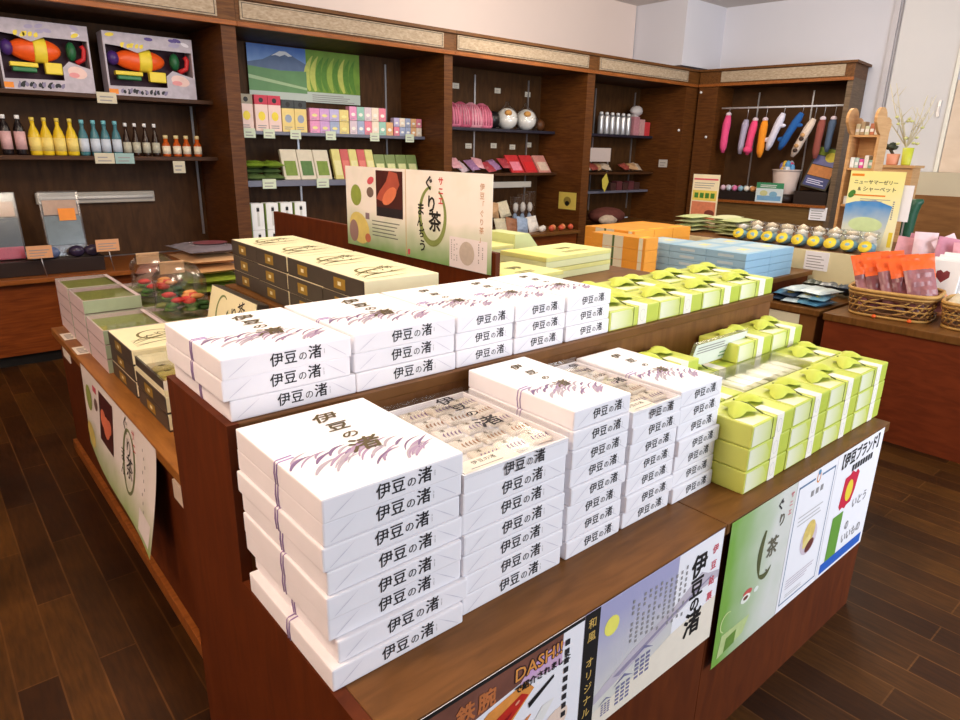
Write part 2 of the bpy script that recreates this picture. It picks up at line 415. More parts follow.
def right_cabinet():
    a = R(7.0); o = Vector((8.335, 5.36, 0))
    t = thing('display_cabinet', 'cabinet on right wall with a rail of hanging plush toys', 'cabinet', o)
    m = frame(o, (math.sin(a), -math.cos(a), 0), (math.cos(a), math.sin(a), 0))   # x along to the camera, y into the wall, z down?
    m = Matrix(((math.sin(a), math.cos(a), 0, o.x), (-math.cos(a), math.sin(a), 0, o.y), (0, 0, 1, 0), (0, 0, 0, 1)))
    L = 1.86; D = .52
    b = MB(); b.box(.0, .0, 0, .26, D, 2.38, WOOD, m); b.build('upright', t)
    b = MB(); b.box(L-.06, 0, .0, L, D, 2.385, wood('weathered_side_wood', (92, 74, 56), (124, 102, 80), .5), m); b.build('upright', t)
    b = MB(); b.box(.26, D-.03, .94, L-.06, D, 2.36, BACKW, m); b.build('back_panel', t)
    b = MB(); b.box(.26, .02, 2.36, L-.06, D, 2.385, BACKW, m); b.build('top_panel', t)
    b = MB(); b.box(.26, .02, 0.02, L-.06, D, .905, wood('drab_base_wood', (104, 76, 40), (124, 94, 54), .5), m); b.build('base', t)
    b = MB(); b.box(.27, -.03, .907, L-.061, D-.03, .94, TRIMW, m, .004); b.build('ledge', t)
    b = MB(); b.box(0, -.01, 2.386, L+.0, D, 2.535, WOODH, m); b.box(-.02, -.05, 2.535, L+.03, D+.02, 2.562, WOODH, m)
    b.box(.0, -.03, 2.352, L+.01, -.011, 2.386, TRIMW, m, .004); f = b.build('fascia', t)
    b = MB(); b.box(.29, -.02, 2.402, L-.10, -.0105, 2.528, MARBLE, m); b.build('frieze_panel', f)
    b = MB(); b.tube([(.30, .10, 2.09), (L-.062, .10, 2.09)], .011, col((216, 214, 220), .3, .02), 10, m); b.build('hanging_rail', t)
    for rx in (.62, 1.30):
        b = MB(); b.box(rx-.008, D-.042, 1.0, rx+.008, D-.0305, 2.3, STEEL, m); b.build('shelf_rail', t)
    return m
RM = right_cabinet()
for p, lab in ((Vector((8.097, 5.45, 1.81)), 'small white hook inside the corner cabinet'), (RM @ Vector((.168, -.004, 1.73)), 'lower small white hook on the corner post'), (RM @ Vector((.03, -.004, 2.29)), 'upper small white hook on the corner post')):
    b = MB(); b.ball(p, .017, WHITE, 2); tag(b.build('wall_hook'), lab, 'hook')

# ------------------------------------------------------------------ front display table (two steps)
K = .806
XL, XR = .372, 2.297
Z1, Z2 = .694, 1.0200
Y0, Y1_, Y2_ = .645, 1.130, 1.478
t = thing('stepped_display_table', 'large two-step brown display table carrying the white wrapped boxes', 'table', (XL, Y0, 0))
b = MB(); b.prism([(Y0, 0), (Y2_, 0), (Y2_, Z2), (Y1_-.004, Z2), (Y1_-.004, Z1), (Y0, Z1)], 0, .022, PANEL, Matrix(((0, 0, 1, XL), (1, 0, 0, 0), (0, 1, 0, 0), (0, 0, 0, 1)))); b.build('side_panel', t)
b = MB(); b.box(XL+.0225, Y0, Z1-.03, 1.311, Y1_, Z1, TOPW, bev=.003); b.build('lower_top', t)
b = MB(); b.box(1.313, Y0, Z1-.03, XR, Y1_, Z1, TOPW, bev=.003); b.build('lower_top', t)
b = MB(); b.box(XL+.0225, Y0+.012, 0, 1.311, Y0+.032, Z1-.031, PANEL); b.build('front_panel', t)
b = MB(); b.box(1.313, Y0+.012, 0, XR-.004, Y0+.032, Z1-.031, PANEL); b.box(XR-.022, Y0+.032, 0, XR-.004, Y1_, Z1-.031, PANEL); b.build('front_panel', t)
b = MB(); b.box(XL+.0225, Y1_, 0, 2.372, Y1_+.02, Z2-.028, PANELR); b.build('riser', t)
b = MB(); b.box(XL+.0225, Y1_-.004, Z2-.027, 2.380, Y2_, Z2, TOPW, bev=.003); b.build('upper_top', t)
b = MB(); b.box(1.462, Y2_+.001, Z2-.027, 2.380, 2.60, Z2, TOPW, bev=.003); b.build('upper_top', t)
b = MB(); b.box(2.352, Y1_+.021, 0, 2.372, 2.59, Z2-.028, PANELR); b.build('end_panel', t)
ZB = .955
t = thing('narrow_display_table', 'narrow brown table with a low divider board behind the white boxes', 'table', (.92, 1.5, 0))
b = MB(); b.box(.955, 1.484, ZB-.03, 1.455, 2.735, ZB, TOPW, bev=.003); b.build('top', t)
b = MB(); b.box(.97, 1.50, 0, .99, 2.73, ZB-.031, PANEL); b.box(1.40, 1.50, 0, 1.42, 2.73, ZB-.031, PANEL); b.build('side_panel', t)
b = MB(); b.box(1.432, 1.60, ZB+.0005, 1.452, 3.30, 1.186, PANEL, bev=.002); b.box(1.432, 2.74, .0, 1.452, 3.30, ZB, PANEL); b.build('divider_board', t)

# ------------------------------------------------------------------ white wrapped boxes
FOLD = col((214, 210, 220), .7, .03)
def wrapped_box(w, d, h, top):
    """origin at the front left bottom corner"""
    t = thing('wrapped_gift_box', 'white wrapped box', 'gift box')
    b = MB(); b.box(0, 0, 0, w, d, h, PAPER, bev=.0035, seg=2)
    b.build('wrapped_body', t)
    b = MB(); fm = frame((0, -.0004, 0), (1, 0, 0), (0, 0, 1))
    b.blade((.012, .006), (.055, h-.006), .0, .0016, 0, FOLD, fm, 2); b.blade((w-.012, .006), (w-.055, h-.006), .0, .0016, 0, FOLD, fm, 2)
    b.build('paper_fold', t)
    b = MB(); s = .027 if w > .2 else .0235
    b.text('伊豆', s, w*.45, h*.50, .0002, INK, fm, .012); b.text('の', s*.7, w*.45+s*1.42, h*.47, .0002, INK, fm, .004); b.text('渚', s*1.06, w*.45+s*2.35, h*.54, .0002, INK, fm, .016)
    b.lines(w*.45+s*3.05, h*.3, w*.45+s*3.15, h*.7, 1, .0002, GREY, fm, .5, True)
    b.build('front_lettering', t)
    b = MB(); sm = frame((-.0006, 0, 0), (0, -1, 0), (0, 0, 1))
    for k in (0, .009):
        b.tube([(-.0006, d*.46+k*.9, 0.001), (-.0014, d*.46+k+.002, h*.5), (-.0006, d*.46+k, h-.002), (.003, d*.46+k, h+.0008), (.03, d*.47+k, h+.0008)], .0011, CORD, 6)
    b.build('cord', t)
    if top:
        tm = frame((0, 0, h+.0005), (1, 0, 0), (0, 1, 0)); b = MB()
        for ch, v, q in (('伊', .83, .165), ('豆', .68, .15), ('の', .545, .115), ('渚', .39, .20)):
            b.text(ch, q*w, w*.57, d*v, .0004, INKB, tm, .022, 1.2, 0., .25)
        b.build('top_lettering', t)
        b = MB(); random.seed(3)
        DP = col((120, 96, 136), .6, .12); DL = col((160, 138, 170), .6, .1)
        for i in range(46):
            x = random.uniform(-.02, .84)*w; y = d*(.40 - .20*(x/w) + random.uniform(-.10, .10))
            l = random.uniform(.10, .24)*w; x0 = max(x, .015*w)
            b.blade((x0, max(y-l*.35, .006)), (min(w*.975, x+l), y+l*.30), random.uniform(.08, .2), random.uniform(.003, .0075), i*.000006, random.choice([DP, DL, DL, col((170, 160, 176), .6, .1)]), tm)
        b.build('reed_print', t)
    return Proto(t)
WL, DL, HB = .258, .322, .0408
big = wrapped_box(WL, DL, HB, False); bigT = wrapped_box(WL, DL, HB, True)
small = wrapped_box(.176, DL, HB, False); smallT = wrapped_box(.176, DL, HB, True)
def sweet(kind):
    t = thing('wrapped_sweet', 'sweet', 'sweet')
    b = MB(); b.box(-.027, -.022, 0, .027, .022, .010, col((240, 230, 214), .35, .05) if kind < 2 else col((208, 140, 62), .3, .2), bev=.004, seg=3); b.build('wrapper', t)
    b = MB(); fm = frame((0, 0, .0103), (1, 0, 0), (0, 1, 0))
    for k in range(5): b.blade((-.014+k*.009, -.018), (-.008+k*.009, .002), .12, .0035, 0, PURP if kind < 1 else (col((186, 130, 90), .5, .1) if kind < 2 else col((240, 224, 190), .4, .1)), fm, 5)
    b.text('渚', .012, -.006, .012, 0, INKB, fm, .01); b.build('wrapper_print', t)
    return Proto(t)
SW = [sweet(0), sweet(1), sweet(2)]
def display_box(w, d, x, y, z, label, where, nx, ny):
    t = thing('sample_gift_box', label, 'gift box', (x, y, z))
    h = HB
    b = MB(); b.box(x, y, z, x+w, y+d, z+.018, PAPER)
    for q in ((x, y, x+w, y+.004), (x, y+d-.004, x+w, y+d), (x, y+.004, x+.004, y+d-.004), (x+w-.004, y+.004, x+w, y+d-.004)): b.box(q[0], q[1], z+.018, q[2], q[3], z+h-.006, PAPER)
    b.build('tray', t)
    b = MB(); b.box(x-.0015, y-.0015, z+h-.012, x+w+.0015, y+d+.0015, z+h+.006, CLEAR); b.build('clear_lid', t)
    b = MB(); fm = frame((x, y-.0022, z), (1, 0, 0), (0, 0, 1)); s = .027 if w > .2 else .0235
    b.text('伊豆', s, w*.45, h*.42, 0, INK, fm, .012); b.text('の', s*.7, w*.45+s*1.42, h*.40, 0, INK, fm, .004); b.text('渚', s*1.06, w*.45+s*2.35, h*.46, 0, INK, fm, .016)
    b.build('front_lettering', t)
    tm = frame((x, y, z+h+.0066), (1, 0, 0), (0, 1, 0)); b = MB()
    for ch, v, q in (('伊', .84, .15), ('豆', .70, .13), ('の', .57, .10), ('渚', .41, .19)): b.text(ch, q*w, w*.66, d*v, 0, INK, tm, .02, 1.25)
    b.build('lid_lettering', t)
    k = 0
    for j in range(ny):
        for i in range(nx):
            k += 1
            if j == 0 and i == 0: continue
            kind = 2 if (i == 0 and j in (2, 3)) else (1 if j % 2 else 0)
            SW[kind].put((x+w*(i+.5)/nx, y+.03+(d-.04)*(j+.5)/ny, z+.0185), random.uniform(-.12, .12),
                ['white', 'cream', 'brown'][kind] + ' sweet, %s row, %s, in %s' % (ORD[j] or 'front', from_left(i, nx), where), 'sweets in the clear-lidded sample boxes')
    b = MB(); b.box(x+.012, y+.012, z+.0185, x+w*.55, y+.05, z+.030, PAPERC); cm = frame((x+.012, y+.012, z+.0303), (1, 0, 0), (0, 1, 0))
    b.text('伊豆の渚', .014, w*.24, .024, 0, INK, cm); b.lines(.02, .006, w*.45, .012, 1, 0, GREY, cm)
    tag(b.build('printed_card'), 'small printed card at the front inside ' + where, 'card')

FRONT = [('leftmost', .3775, WL, 8), ('second', .3775+.2625, WL, 7), ('middle', .914, .176, 8), ('fourth', 1.100, .176, 7), ('rightmost', 1.284, .176, 7)]
for (nm, x, w, n) in FRONT:
    for k in range(n):
        i = n-1-k
        if i == 0 and nm in ('second', 'fourth'):
            display_box(w, DL, x, .780, Z1 + k*(HB+.0005), 'clear-lidded sample box of sweets on top of the %s white stack' % nm, 'the %s sample box' % nm, 4 if w > .2 else 3, 5)
            continue
        dx = .0 if not (nm == 'leftmost' and k == 1) else .013
        pr = (bigT if w > .2 else smallT) if i == 0 else (big if w > .2 else small)
        jx = random.uniform(-.003, .003) if k else 0; jy = random.uniform(-.004, .004)
        if nm == 'leftmost' and k in (0, 1): jx, jy = (-.004 if k == 0 else .011), (-.012 if k == 0 else -.006)
        pr.put((x+jx, .780+jy, Z1 + .0004 + k*(HB+.0005)), random.uniform(-.006, .006),
            'white wrapped box, %s of %s stack, lower step' % (from_top(i, n), {'second': 'second-from-left', 'fourth': 'second-from-right'}.get(nm, nm)), 'white wrapped boxes on the lower step')
UP = [('leftmost', .381, WL), ('second', .6425, WL), ('middle', .907, .168), ('fourth', 1.088, .176), ('rightmost', 1.272, .176)]
for (nm, x, w) in UP:
    for k in range(3):
        i = 2-k
        pr = (bigT if w > .2 else smallT) if i == 0 else (big if w > .2 else small)
        pr.put((x + random.uniform(-.002, .002) - (.012 if (nm == 'leftmost' and k > 0) else 0) + (.006 if nm == 'leftmost' else 0), 1.138 + random.uniform(-.002, .003) - .004*k*(nm == 'leftmost'), Z2 + .0004 + k*(HB+.0005)), 0.,
            'white wrapped box, %s in %s pile, upper step' % (from_top(i, 3), {'second': 'second-from-left', 'fourth': 'second-from-right'}.get(nm, nm)), 'white wrapped boxes on the upper step')

# ------------------------------------------------------------------ lime green boxes
LG = grad('lime_paper', (208, 216, 100), (190, 202, 74), 0, .0, .2)
PALE = grad('pale_print_fade', (232, 233, 204), (202, 211, 100), 0, .015, .115)
LG2 = grad('lime_print_paper', (200, 210, 96), (184, 198, 66), 0, -.05, .2)
def green_box(w, d, h, mat, bow=True):
    t = thing('green_gift_box', 'lime box', 'gift box')
    b = MB(); b.box(0, 0, 0, w, d, h, mat, bev=.004); b.build('wrapped_body', t)
    b = MB(); fm = frame((0, -.0006, 0), (1, 0, 0), (0, 0, 1)); tm = frame((0, 0, h+.0006), (1, 0, 0), (0, 1, 0))
    b.flat([(.005, .004), (w*.50, .004), (w*.50, h*.5), (w*.40, h-.004), (.005, h-.004)], 0, PALE, fm); b.flat([(.005, .005), (w*.42, .005), (w*.36, d*.22), (.005, d*.38)], 0, PALE, tm); b.build('pale_print', t)
    b = MB(); x0 = w*.56
    b.box(x0, -.0012, .001, x0+w*.17, -.0001, h+.0012, PAPERC); b.box(x0, -.0001, h+.0002, x0+w*.17, d*.45, h+.0013, PAPERC)
    fm = frame((x0, -.0014, 0), (1, 0, 0), (0, 0, 1)); b.ring(w*.085, h*.5, w*.05, h*.3, .0012, 0, GREYL, fm)
    b.build('label_band', t)
    if bow:
        tm = frame((0, 0, h), (1, 0, 0), (0, 1, 0)); b = MB(); N = 10
        for (cx, cy, lw, lh, rot, hh) in ((w*.27, d*.52, w*.50, d*.50, .30, .026), (w*.70, d*.70, w*.44, d*.40, -.25, .022)):
            vs = []; fs = []
            for j in range(5):
                for i in range(N+1):
                    u = i/N*2-1; v = j/4*2-1; q = math.sqrt(max(0, 1-u*u))*(.55 if u < 0 else 1.)
                    x = u*lw*.5; y = v*q*lh*.6; z = .0012 + hh*(1-u*u)*(1-.6*v*v)
                    vs.append((cx + x*math.cos(rot) - y*math.sin(rot), cy + x*math.sin(rot) + y*math.cos(rot), z))
            for j in range(4):
                for i in range(N): fs.append([j*(N+1)+i, j*(N+1)+i+1, (j+1)*(N+1)+i+1, (j+1)*(N+1)+i])
            b.add(vs, fs, LIME, tm, True)
        b.build('folded_wrap', t)
        b = MB(); b.tube([(w*.46, d*.2, h+.002), (w*.5, d*.55, h+.012), (w*.60, d*.9, h+.003)], .0022, col((96, 108, 60), .6, .1), 6)
        b.tube([(w*.46, -.001, .002), (w*.46, -.0015, h), (w*.46, d*.2, h+.002)], .0009, col((120, 128, 70), .6, .1), 5); b.build('string', t)
    return Proto(t)
gW, gD, gH = .2125, .140, .0605
g1 = green_box(gW, gD, gH, LG); g2 = green_box(gW, gD, gH, LG2); g3 = green_box(gW, gD, gH, LG, False)
GX = [1.466 + .2155*i for i in range(4)]
for ri, (rn, y, n) in enumerate([('front', .694, 3), ('middle', .8375, 3), ('back', .981, 4)]):
    for ci, x in enumerate(GX):
        tot = n
        if rn == 'middle' and ci in (1, 2): tot = 2
        if rn == 'back' and ci == 1: tot = 3
        for k in range(tot):
            i = tot-1-k
            pr = (g2 if (ci + ri) % 2 else g1) if i == 0 and not (rn == 'middle' and ci in (1, 2)) else g3
            pr.put((x + random.uniform(-.001, .001), y + random.uniform(-.001, .001), Z1+.0004 + k*(gH+.0016)), 0.,
                'lime green box, %s in pile %d from left, %s row, lower step' % (from_top(i, tot), ci+1, rn), 'lime green boxes on the lower step')
for ci, x in enumerate((GX[1], GX[2])):
    z = Z1 + 2*(gH+.0016)
    t = thing('sample_gift_box', 'clear-topped sample box, %s of two, among the lime green boxes' % ('left' if ci == 0 else 'right'), 'gift box', (x, .8385, z))
    b = MB(); b.box(x, .8385, z+.0002, x+gW-.004, .8385+gD-.006, z+.016, LIMEP, bev=.002); b.build('tray', t)
    b = MB(); b.box(x, .8385, z+.0165, x+gW-.004, .8385+gD-.006, z+gH+.01, CLEARB, bev=.006); b.build('clear_lid', t)
    for j in range(4):
        b = MB(); b.box(x+.012+j*.048, .858, z+.017, x+.050+j*.048, .955, z+.045, col((232, 232, 206), .4, .1), bev=.006)
        tag(b.build('wrapped_sweet'), 'pale wrapped cake, %s in %s clear-topped box among lime boxes' % (from_left(j, 4), 'left' if ci == 0 else 'right'), 'sweet', 'cakes in the clear-topped boxes')
b = MB(); b.box(0, -.004, 0, .30, .004, .088, CLEARB, Matrix.Translation((1.70, 1.035, .8865)) @ Matrix.Rotation(.25, 4, 'X'))
sg = b.build('sheet'); sg.name = 'plastic_sign_stand'; tag(sg, 'clear plastic sign lying upright among the lime green boxes', 'sign')
b = MB(); fm = Matrix.Translation((1.70, 1.035, .8865)) @ Matrix.Rotation(.25, 4, 'X') @ frame((0, -.0046, 0), (1, 0, 0), (0, 0, 1))
b.rect(.004, .004, .296, .084, 0, col((226, 232, 224), .5, .02), fm); b.lines(.02, .05, .2, .078, 3, .0003, GREY, fm); b.lines(.16, .015, .27, .04, 2, .0003, col((110, 150, 110), .6), fm); b.build('sign_print', sg)
# upper step
uW, uD, uH = .231, .150, .0575
u1 = green_box(uW, uD, uH, LG); u2 = green_box(uW, uD, uH, LG2)
for rn, y, x0, n in (('front', 1.138, 1.452, 4), ('back', 1.300, 1.500, 4)):
    for ci in range(n):
        x = x0 + ci*(uW+.003) if True else 0
        (u2 if ci > 1 else u1).put((x + random.uniform(-.001, .001), y, Z2+.0004), random.uniform(-.01, .01)*0,
            'lime green box with folded wrap, %s in %s row of the upper step' % (from_left(ci, n), rn), 'lime green boxes on the upper step')

# ------------------------------------------------------------------ posters on the front table
VIOLET = grad('dusk_sky_print', (226, 222, 208), (170, 168, 204), 2, .04, .27)
def poster(name, label, o, xd, yd, w, h, base, cat='poster'):
    """u to the right, v up, origin at the lower left corner"""
    fm = frame(o, xd, yd); t = thing(name, label, cat, o)
    b = MB(); b.box(0, 0, -.0008, w, h, 0, base, fm); b.build('sheet', t)
    return t, fm
PY = Y0 - .0035
X, Zv = (1, 0, 0), (0, 0, 1)
# food photo poster
t, fm = poster('poster', 'poster of an amber coloured snack with DASH lettering, leftmost on front of table', (.40, PY, .16), X, Zv, .417, .533, PAPER)
fm0 = fm; b = MB()
b.flat([(0, .44), (.20, .47), (.36, .49), (.36, .528), (0, .528)], .00035, col((120, 74, 60), .5, .5, 14), fm); b.flat([(.25, .47), (.36, .46), (.36, .50), (.28, .50)], .0004, col((214, 176, 206), .5, .1), fm)
b.rect(0, .525, .417, .533, .0005, BLACK, fm); fm = fm @ Matrix.Translation((.015, .034, .0003))
vs = [(.0, .35), (.06, .36), (.17, .425), (.255, .44), (.275, .415), (.22, .37), (.12, .26), (.0, .14)]
b.flat(vs, .0005, col((232, 150, 70), .4, .25, 40), fm)
b.flat([(.0, .33), (.07, .34), (.17, .395), (.245, .42), (.262, .408), (.21, .37), (.12, .275), (.0, .18)], .0008, col((196, 44, 34), .35, .35, 50), fm)
b.flat([(.03, .27), (.10, .33), (.17, .375), (.225, .395), (.2, .37), (.13, .31), (.05, .235)], .0011, col((150, 20, 34), .3, .4, 60), fm)
for i in range(14): b.disc(.03+i*.015+random.uniform(-.01, .01), .27+i*.009+random.uniform(-.02, .02), .006, .003, .0014, col((238, 160, 130), .3, .1), fm, 8, .5)
b.flat([(.262, .388), (.325, .415), (.325, .408), (.265, .376)], .0009, BLACK, fm)
b.flat([(.16, .22), (.30, .36), (.33, .36), (.2, .2)], .0006, col((240, 236, 230), .5), fm)
b.blade((.19, .27), (.27, .36), .1, .02, .0009, col((226, 140, 80), .4, .1), fm)
b.disc(.325, .29, .05, .03, .0004, col((240, 214, 196), .5, .05), fm, 20, .6)
b.disc(.04, .45, .035, .035, .0004, col((214, 150, 180), .5, .1), fm); b.disc(.30, .46, .05, .012, .0004, col((216, 170, 214), .5, .1), fm, 16, .2)
b.build('food_picture', t); fm = fm0
b = MB()
b.text('DASH!!', .038, .300, .4985, .0013, col((60, 34, 40), .6), fm, .06); b.text('DASH!!', .038, .300, .4985, .0017, col((226, 150, 70), .6, .2), fm, .01)
b.text('で紹介されました', .0175, .312, .467, .0016, BLACK, fm, .03)
for i, c in enumerate('鉄腕'): b.text(c, .04, .135+i*.045, .487, .0013, col((190, 110, 60), .6, .3), fm, .03)
b.lines(.366, .27, .392, .512, 1, .0013, INK, fm, .45, True)
b.build('lettering', t)
# izu no nagisa poster
t, fm = poster('poster', 'poster with a yellow moon, dusk sky and large black brush title', (.8185, PY, .395), X, Zv, .477, .298, VIOLET)
b = MB(); b.rect(0, 0, .043, .298, .0003, BLACK, fm); b.vtext('和風 オリジナル', .024, .0215, .27, .0006, col((214, 176, 92), .5), fm, .01, 1.25); b.build('title_strip', t)
b = MB(); b.disc(.082, .235, .0225, .0225, .0004, col((240, 232, 106), .6, .08), fm); b.build('moon', t)
b = MB(); b.rect(.30, .0, .477, .298, .00015, PAPER, fm); b.build('pale_panel', t)
b = MB()
b.flat([(.044, .085), (.16, .135), (.3, .17), (.40, .215), (.43, .20), (.477, .19), (.477, .17), (.38, .165), (.24, .12), (.12, .085), (.044, .065)], .0004, col((196, 186, 196), .6, .12), fm)
b.flat([(.1, .10), (.3, .155), (.45, .19), (.44, .183), (.3, .147), (.12, .093)], .0006, col((150, 140, 164), .6, .15), fm)
b.flat([(.044, .0), (.477, .0), (.477, .12), (.3, .10), (.15, .055), (.044, .045)], .0003, col((238, 226, 208), .6, .06), fm)
for (x, y, s) in ((.07, .02, .03), (.115, .02, .05), (.175, .05, .055)):
    for i in range(5):
        for j in range(3): b.rect(x + j*s*.34, y + i*s*.2, x + j*s*.34 + s*.24, y + i*s*.2 + s*.12, .0007, col((120, 116, 150), .6, .1), fm)
    b.flat([(x-.01, y+s), (x+s*.5, y+s*1.35), (x+s*1.1, y+s), (x+s*.5, y+s*1.2)], .0007, col((120, 116, 150), .6, .1), fm)
b.build('landscape_print', t)
b = MB()
for c, y, s in (('伊', .235, .062), ('豆', .178, .056), ('の', .135, .040), ('渚', .083, .070)): b.text(c, s, .385, y, .0009, BLACK, fm, .03)
b.vtext('伊豆銘菓', .024, .447, .255, .0009, PINKR, fm, .02, 1.75)
b.lines(.145, .12, .35, .265, 11, .0009, GREY, fm, .35, True)
b.build('lettering', t)
# green tea poster
PG = grad('green_tea_print', (124, 172, 70), (220, 220, 212), 0, .02, .26)
t, fm = poster('poster', 'green tinted poster with a curved brush ring beside the moon poster', (1.328, PY, .277), X, Zv, .327, .414, PG)
b = MB(); b.blade((.185, .325), (.185, .185), -.10, .020, .0006, col((88, 92, 54), .5, .25), fm, 14); b.blade((.185, .19), (.245, .20), -.25, .016, .0007, col((88, 92, 54), .5, .25), fm); b.build('brush_ring', t)
b = MB()
for c, u, v, s in (('ぐ', .245, .375, .036), ('り', .265, .325, .040), ('茶', .235, .255, .060), ('、', .235, .20, .04)): b.text(c, s, u, v, .0009, INK if c == 'ぐ' else col((104, 98, 80), .6), fm, .02)
b.vtext('サニエ', .020, .305, .385, .0009, PINKR, fm, .01, 1.3); b.build('lettering', t)
b = MB(); b.disc(.135, .165, .022, .010, .0006, col((206, 90, 84), .5), fm); b.disc(.128, .15, .024, .013, .0007, col((238, 240, 226), .5), fm); b.disc(.128, .152, .012, .006, .0009, col((110, 60, 50), .5), fm); b.disc(.18, .155, .012, .008, .0007, col((232, 236, 226), .5), fm)
b.flat([(.02, .02), (.14, .04), (.165, .085), (.03, .085)], .0006, col((190, 206, 140), .5, .25, 30), fm); b.flat([(.05, .025), (.10, .03), (.103, .07), (.055, .065)], .0008, col((104, 140, 56), .5, .3, 40), fm); b.ring(.045, .12, .028, .028, .006, .0008, col((206, 222, 150), .5), fm, 60, 250); b.build('teacup_picture', t)
# framed menu sheet
t, fm = poster('poster', 'white poster with a thin blue frame and a photo of a small cake', (1.657, PY, .277), X, Zv, .249, .414, PAPER)
fm = fm @ Matrix.Diagonal((.83, 1, 1, 1)); b = MB()
BF = col((106, 130, 160), .5, .05)
for r_ in ((.015, .385, .130, .391), (.180, .385, .285, .391), (.015, .02, .285, .024), (.015, .02, .019, .391), (.281, .02, .285, .391)): b.rect(*r_, .0005, BF, fm)
b.ring(.155, .388, .012, .016, .004, .0007, ORANGE, fm); b.disc(.155, .402, .010, .008, .0008, col((96, 150, 190), .5), fm); b.build('blue_frame', t)
b = MB(); b.disc(.165, .19, .062, .05, .0005, col((214, 196, 206), .6, .05), fm); b.disc(.16, .21, .045, .04, .0007, col((226, 196, 110), .5, .35, 60), fm, 18, .4); b.disc(.15, .185, .03, .016, .0008, col((236, 216, 140), .5, .2), fm, 12, .4); b.disc(.178, .165, .033, .018, .0009, col((110, 54, 44), .5, .3), fm, 16, .3); b.build('cake_picture', t)
b = MB(); [b.rect(.115 + .035*q, .336, .135 + .035*q, .354, .0007, GREY, fm) for q in range(3)]; b.lines(.05, .262, .23, .30, 3, .0007, GREYL, fm, .3); b.lines(.04, .065, .25, .10, 4, .0007, col((196, 180, 190), .6), fm, .3); b.lines(.05, .035, .2, .05, 2, .0007, GREYL, fm, .3); b.build('lettering', t)
# flower poster
t, fm = poster('poster', 'white poster with a red flower, green block and blue band at the table end', (1.908, PY, .277), X, Zv, .336, .414, PAPER)
fm = fm @ Matrix.Diagonal((.785, 1, 1, 1)); b = MB()
b.flat([(.105, .315), (.15, .318), (.165, .328), (.20, .314), (.215, .322), (.238, .308), (.222, .25), (.20, .215), (.165, .212), (.15, .204), (.125, .213), (.105, .208), (.088, .225), (.098, .27)], .0006, col((208, 34, 66), .5, .08), fm)
b.disc(.163, .262, .033, .036, .0009, YEL, fm); b.build('flower_emblem', t)
b = MB(); b.rect(.055, .045, .15, .195, .0006, col((104, 156, 58), .5, .08), fm); b.build('green_block', t)
b = MB(); b.rect(.02, .010, .405, .045, .0006, BLUE, fm); b.build('blue_band', t)
b = MB(); b.text('【伊豆ブランド】', .050, .214, .378, .0009, BLACK, fm, .025, 1.02); [b.rect(.15 + .025*q, .328, .168 + .025*q, .349, .0009, INK, fm) for q in range(8)]
b.text('いとう', .040, .300, .195, .0009, GREY, fm, .012, 1.25); b.text('の', .04, .215, .125, .0009, GREY, fm, .012); b.text('いいもの', .040, .280, .08, .0009, GREY, fm, .012, 1.2); b.build('lettering', t)

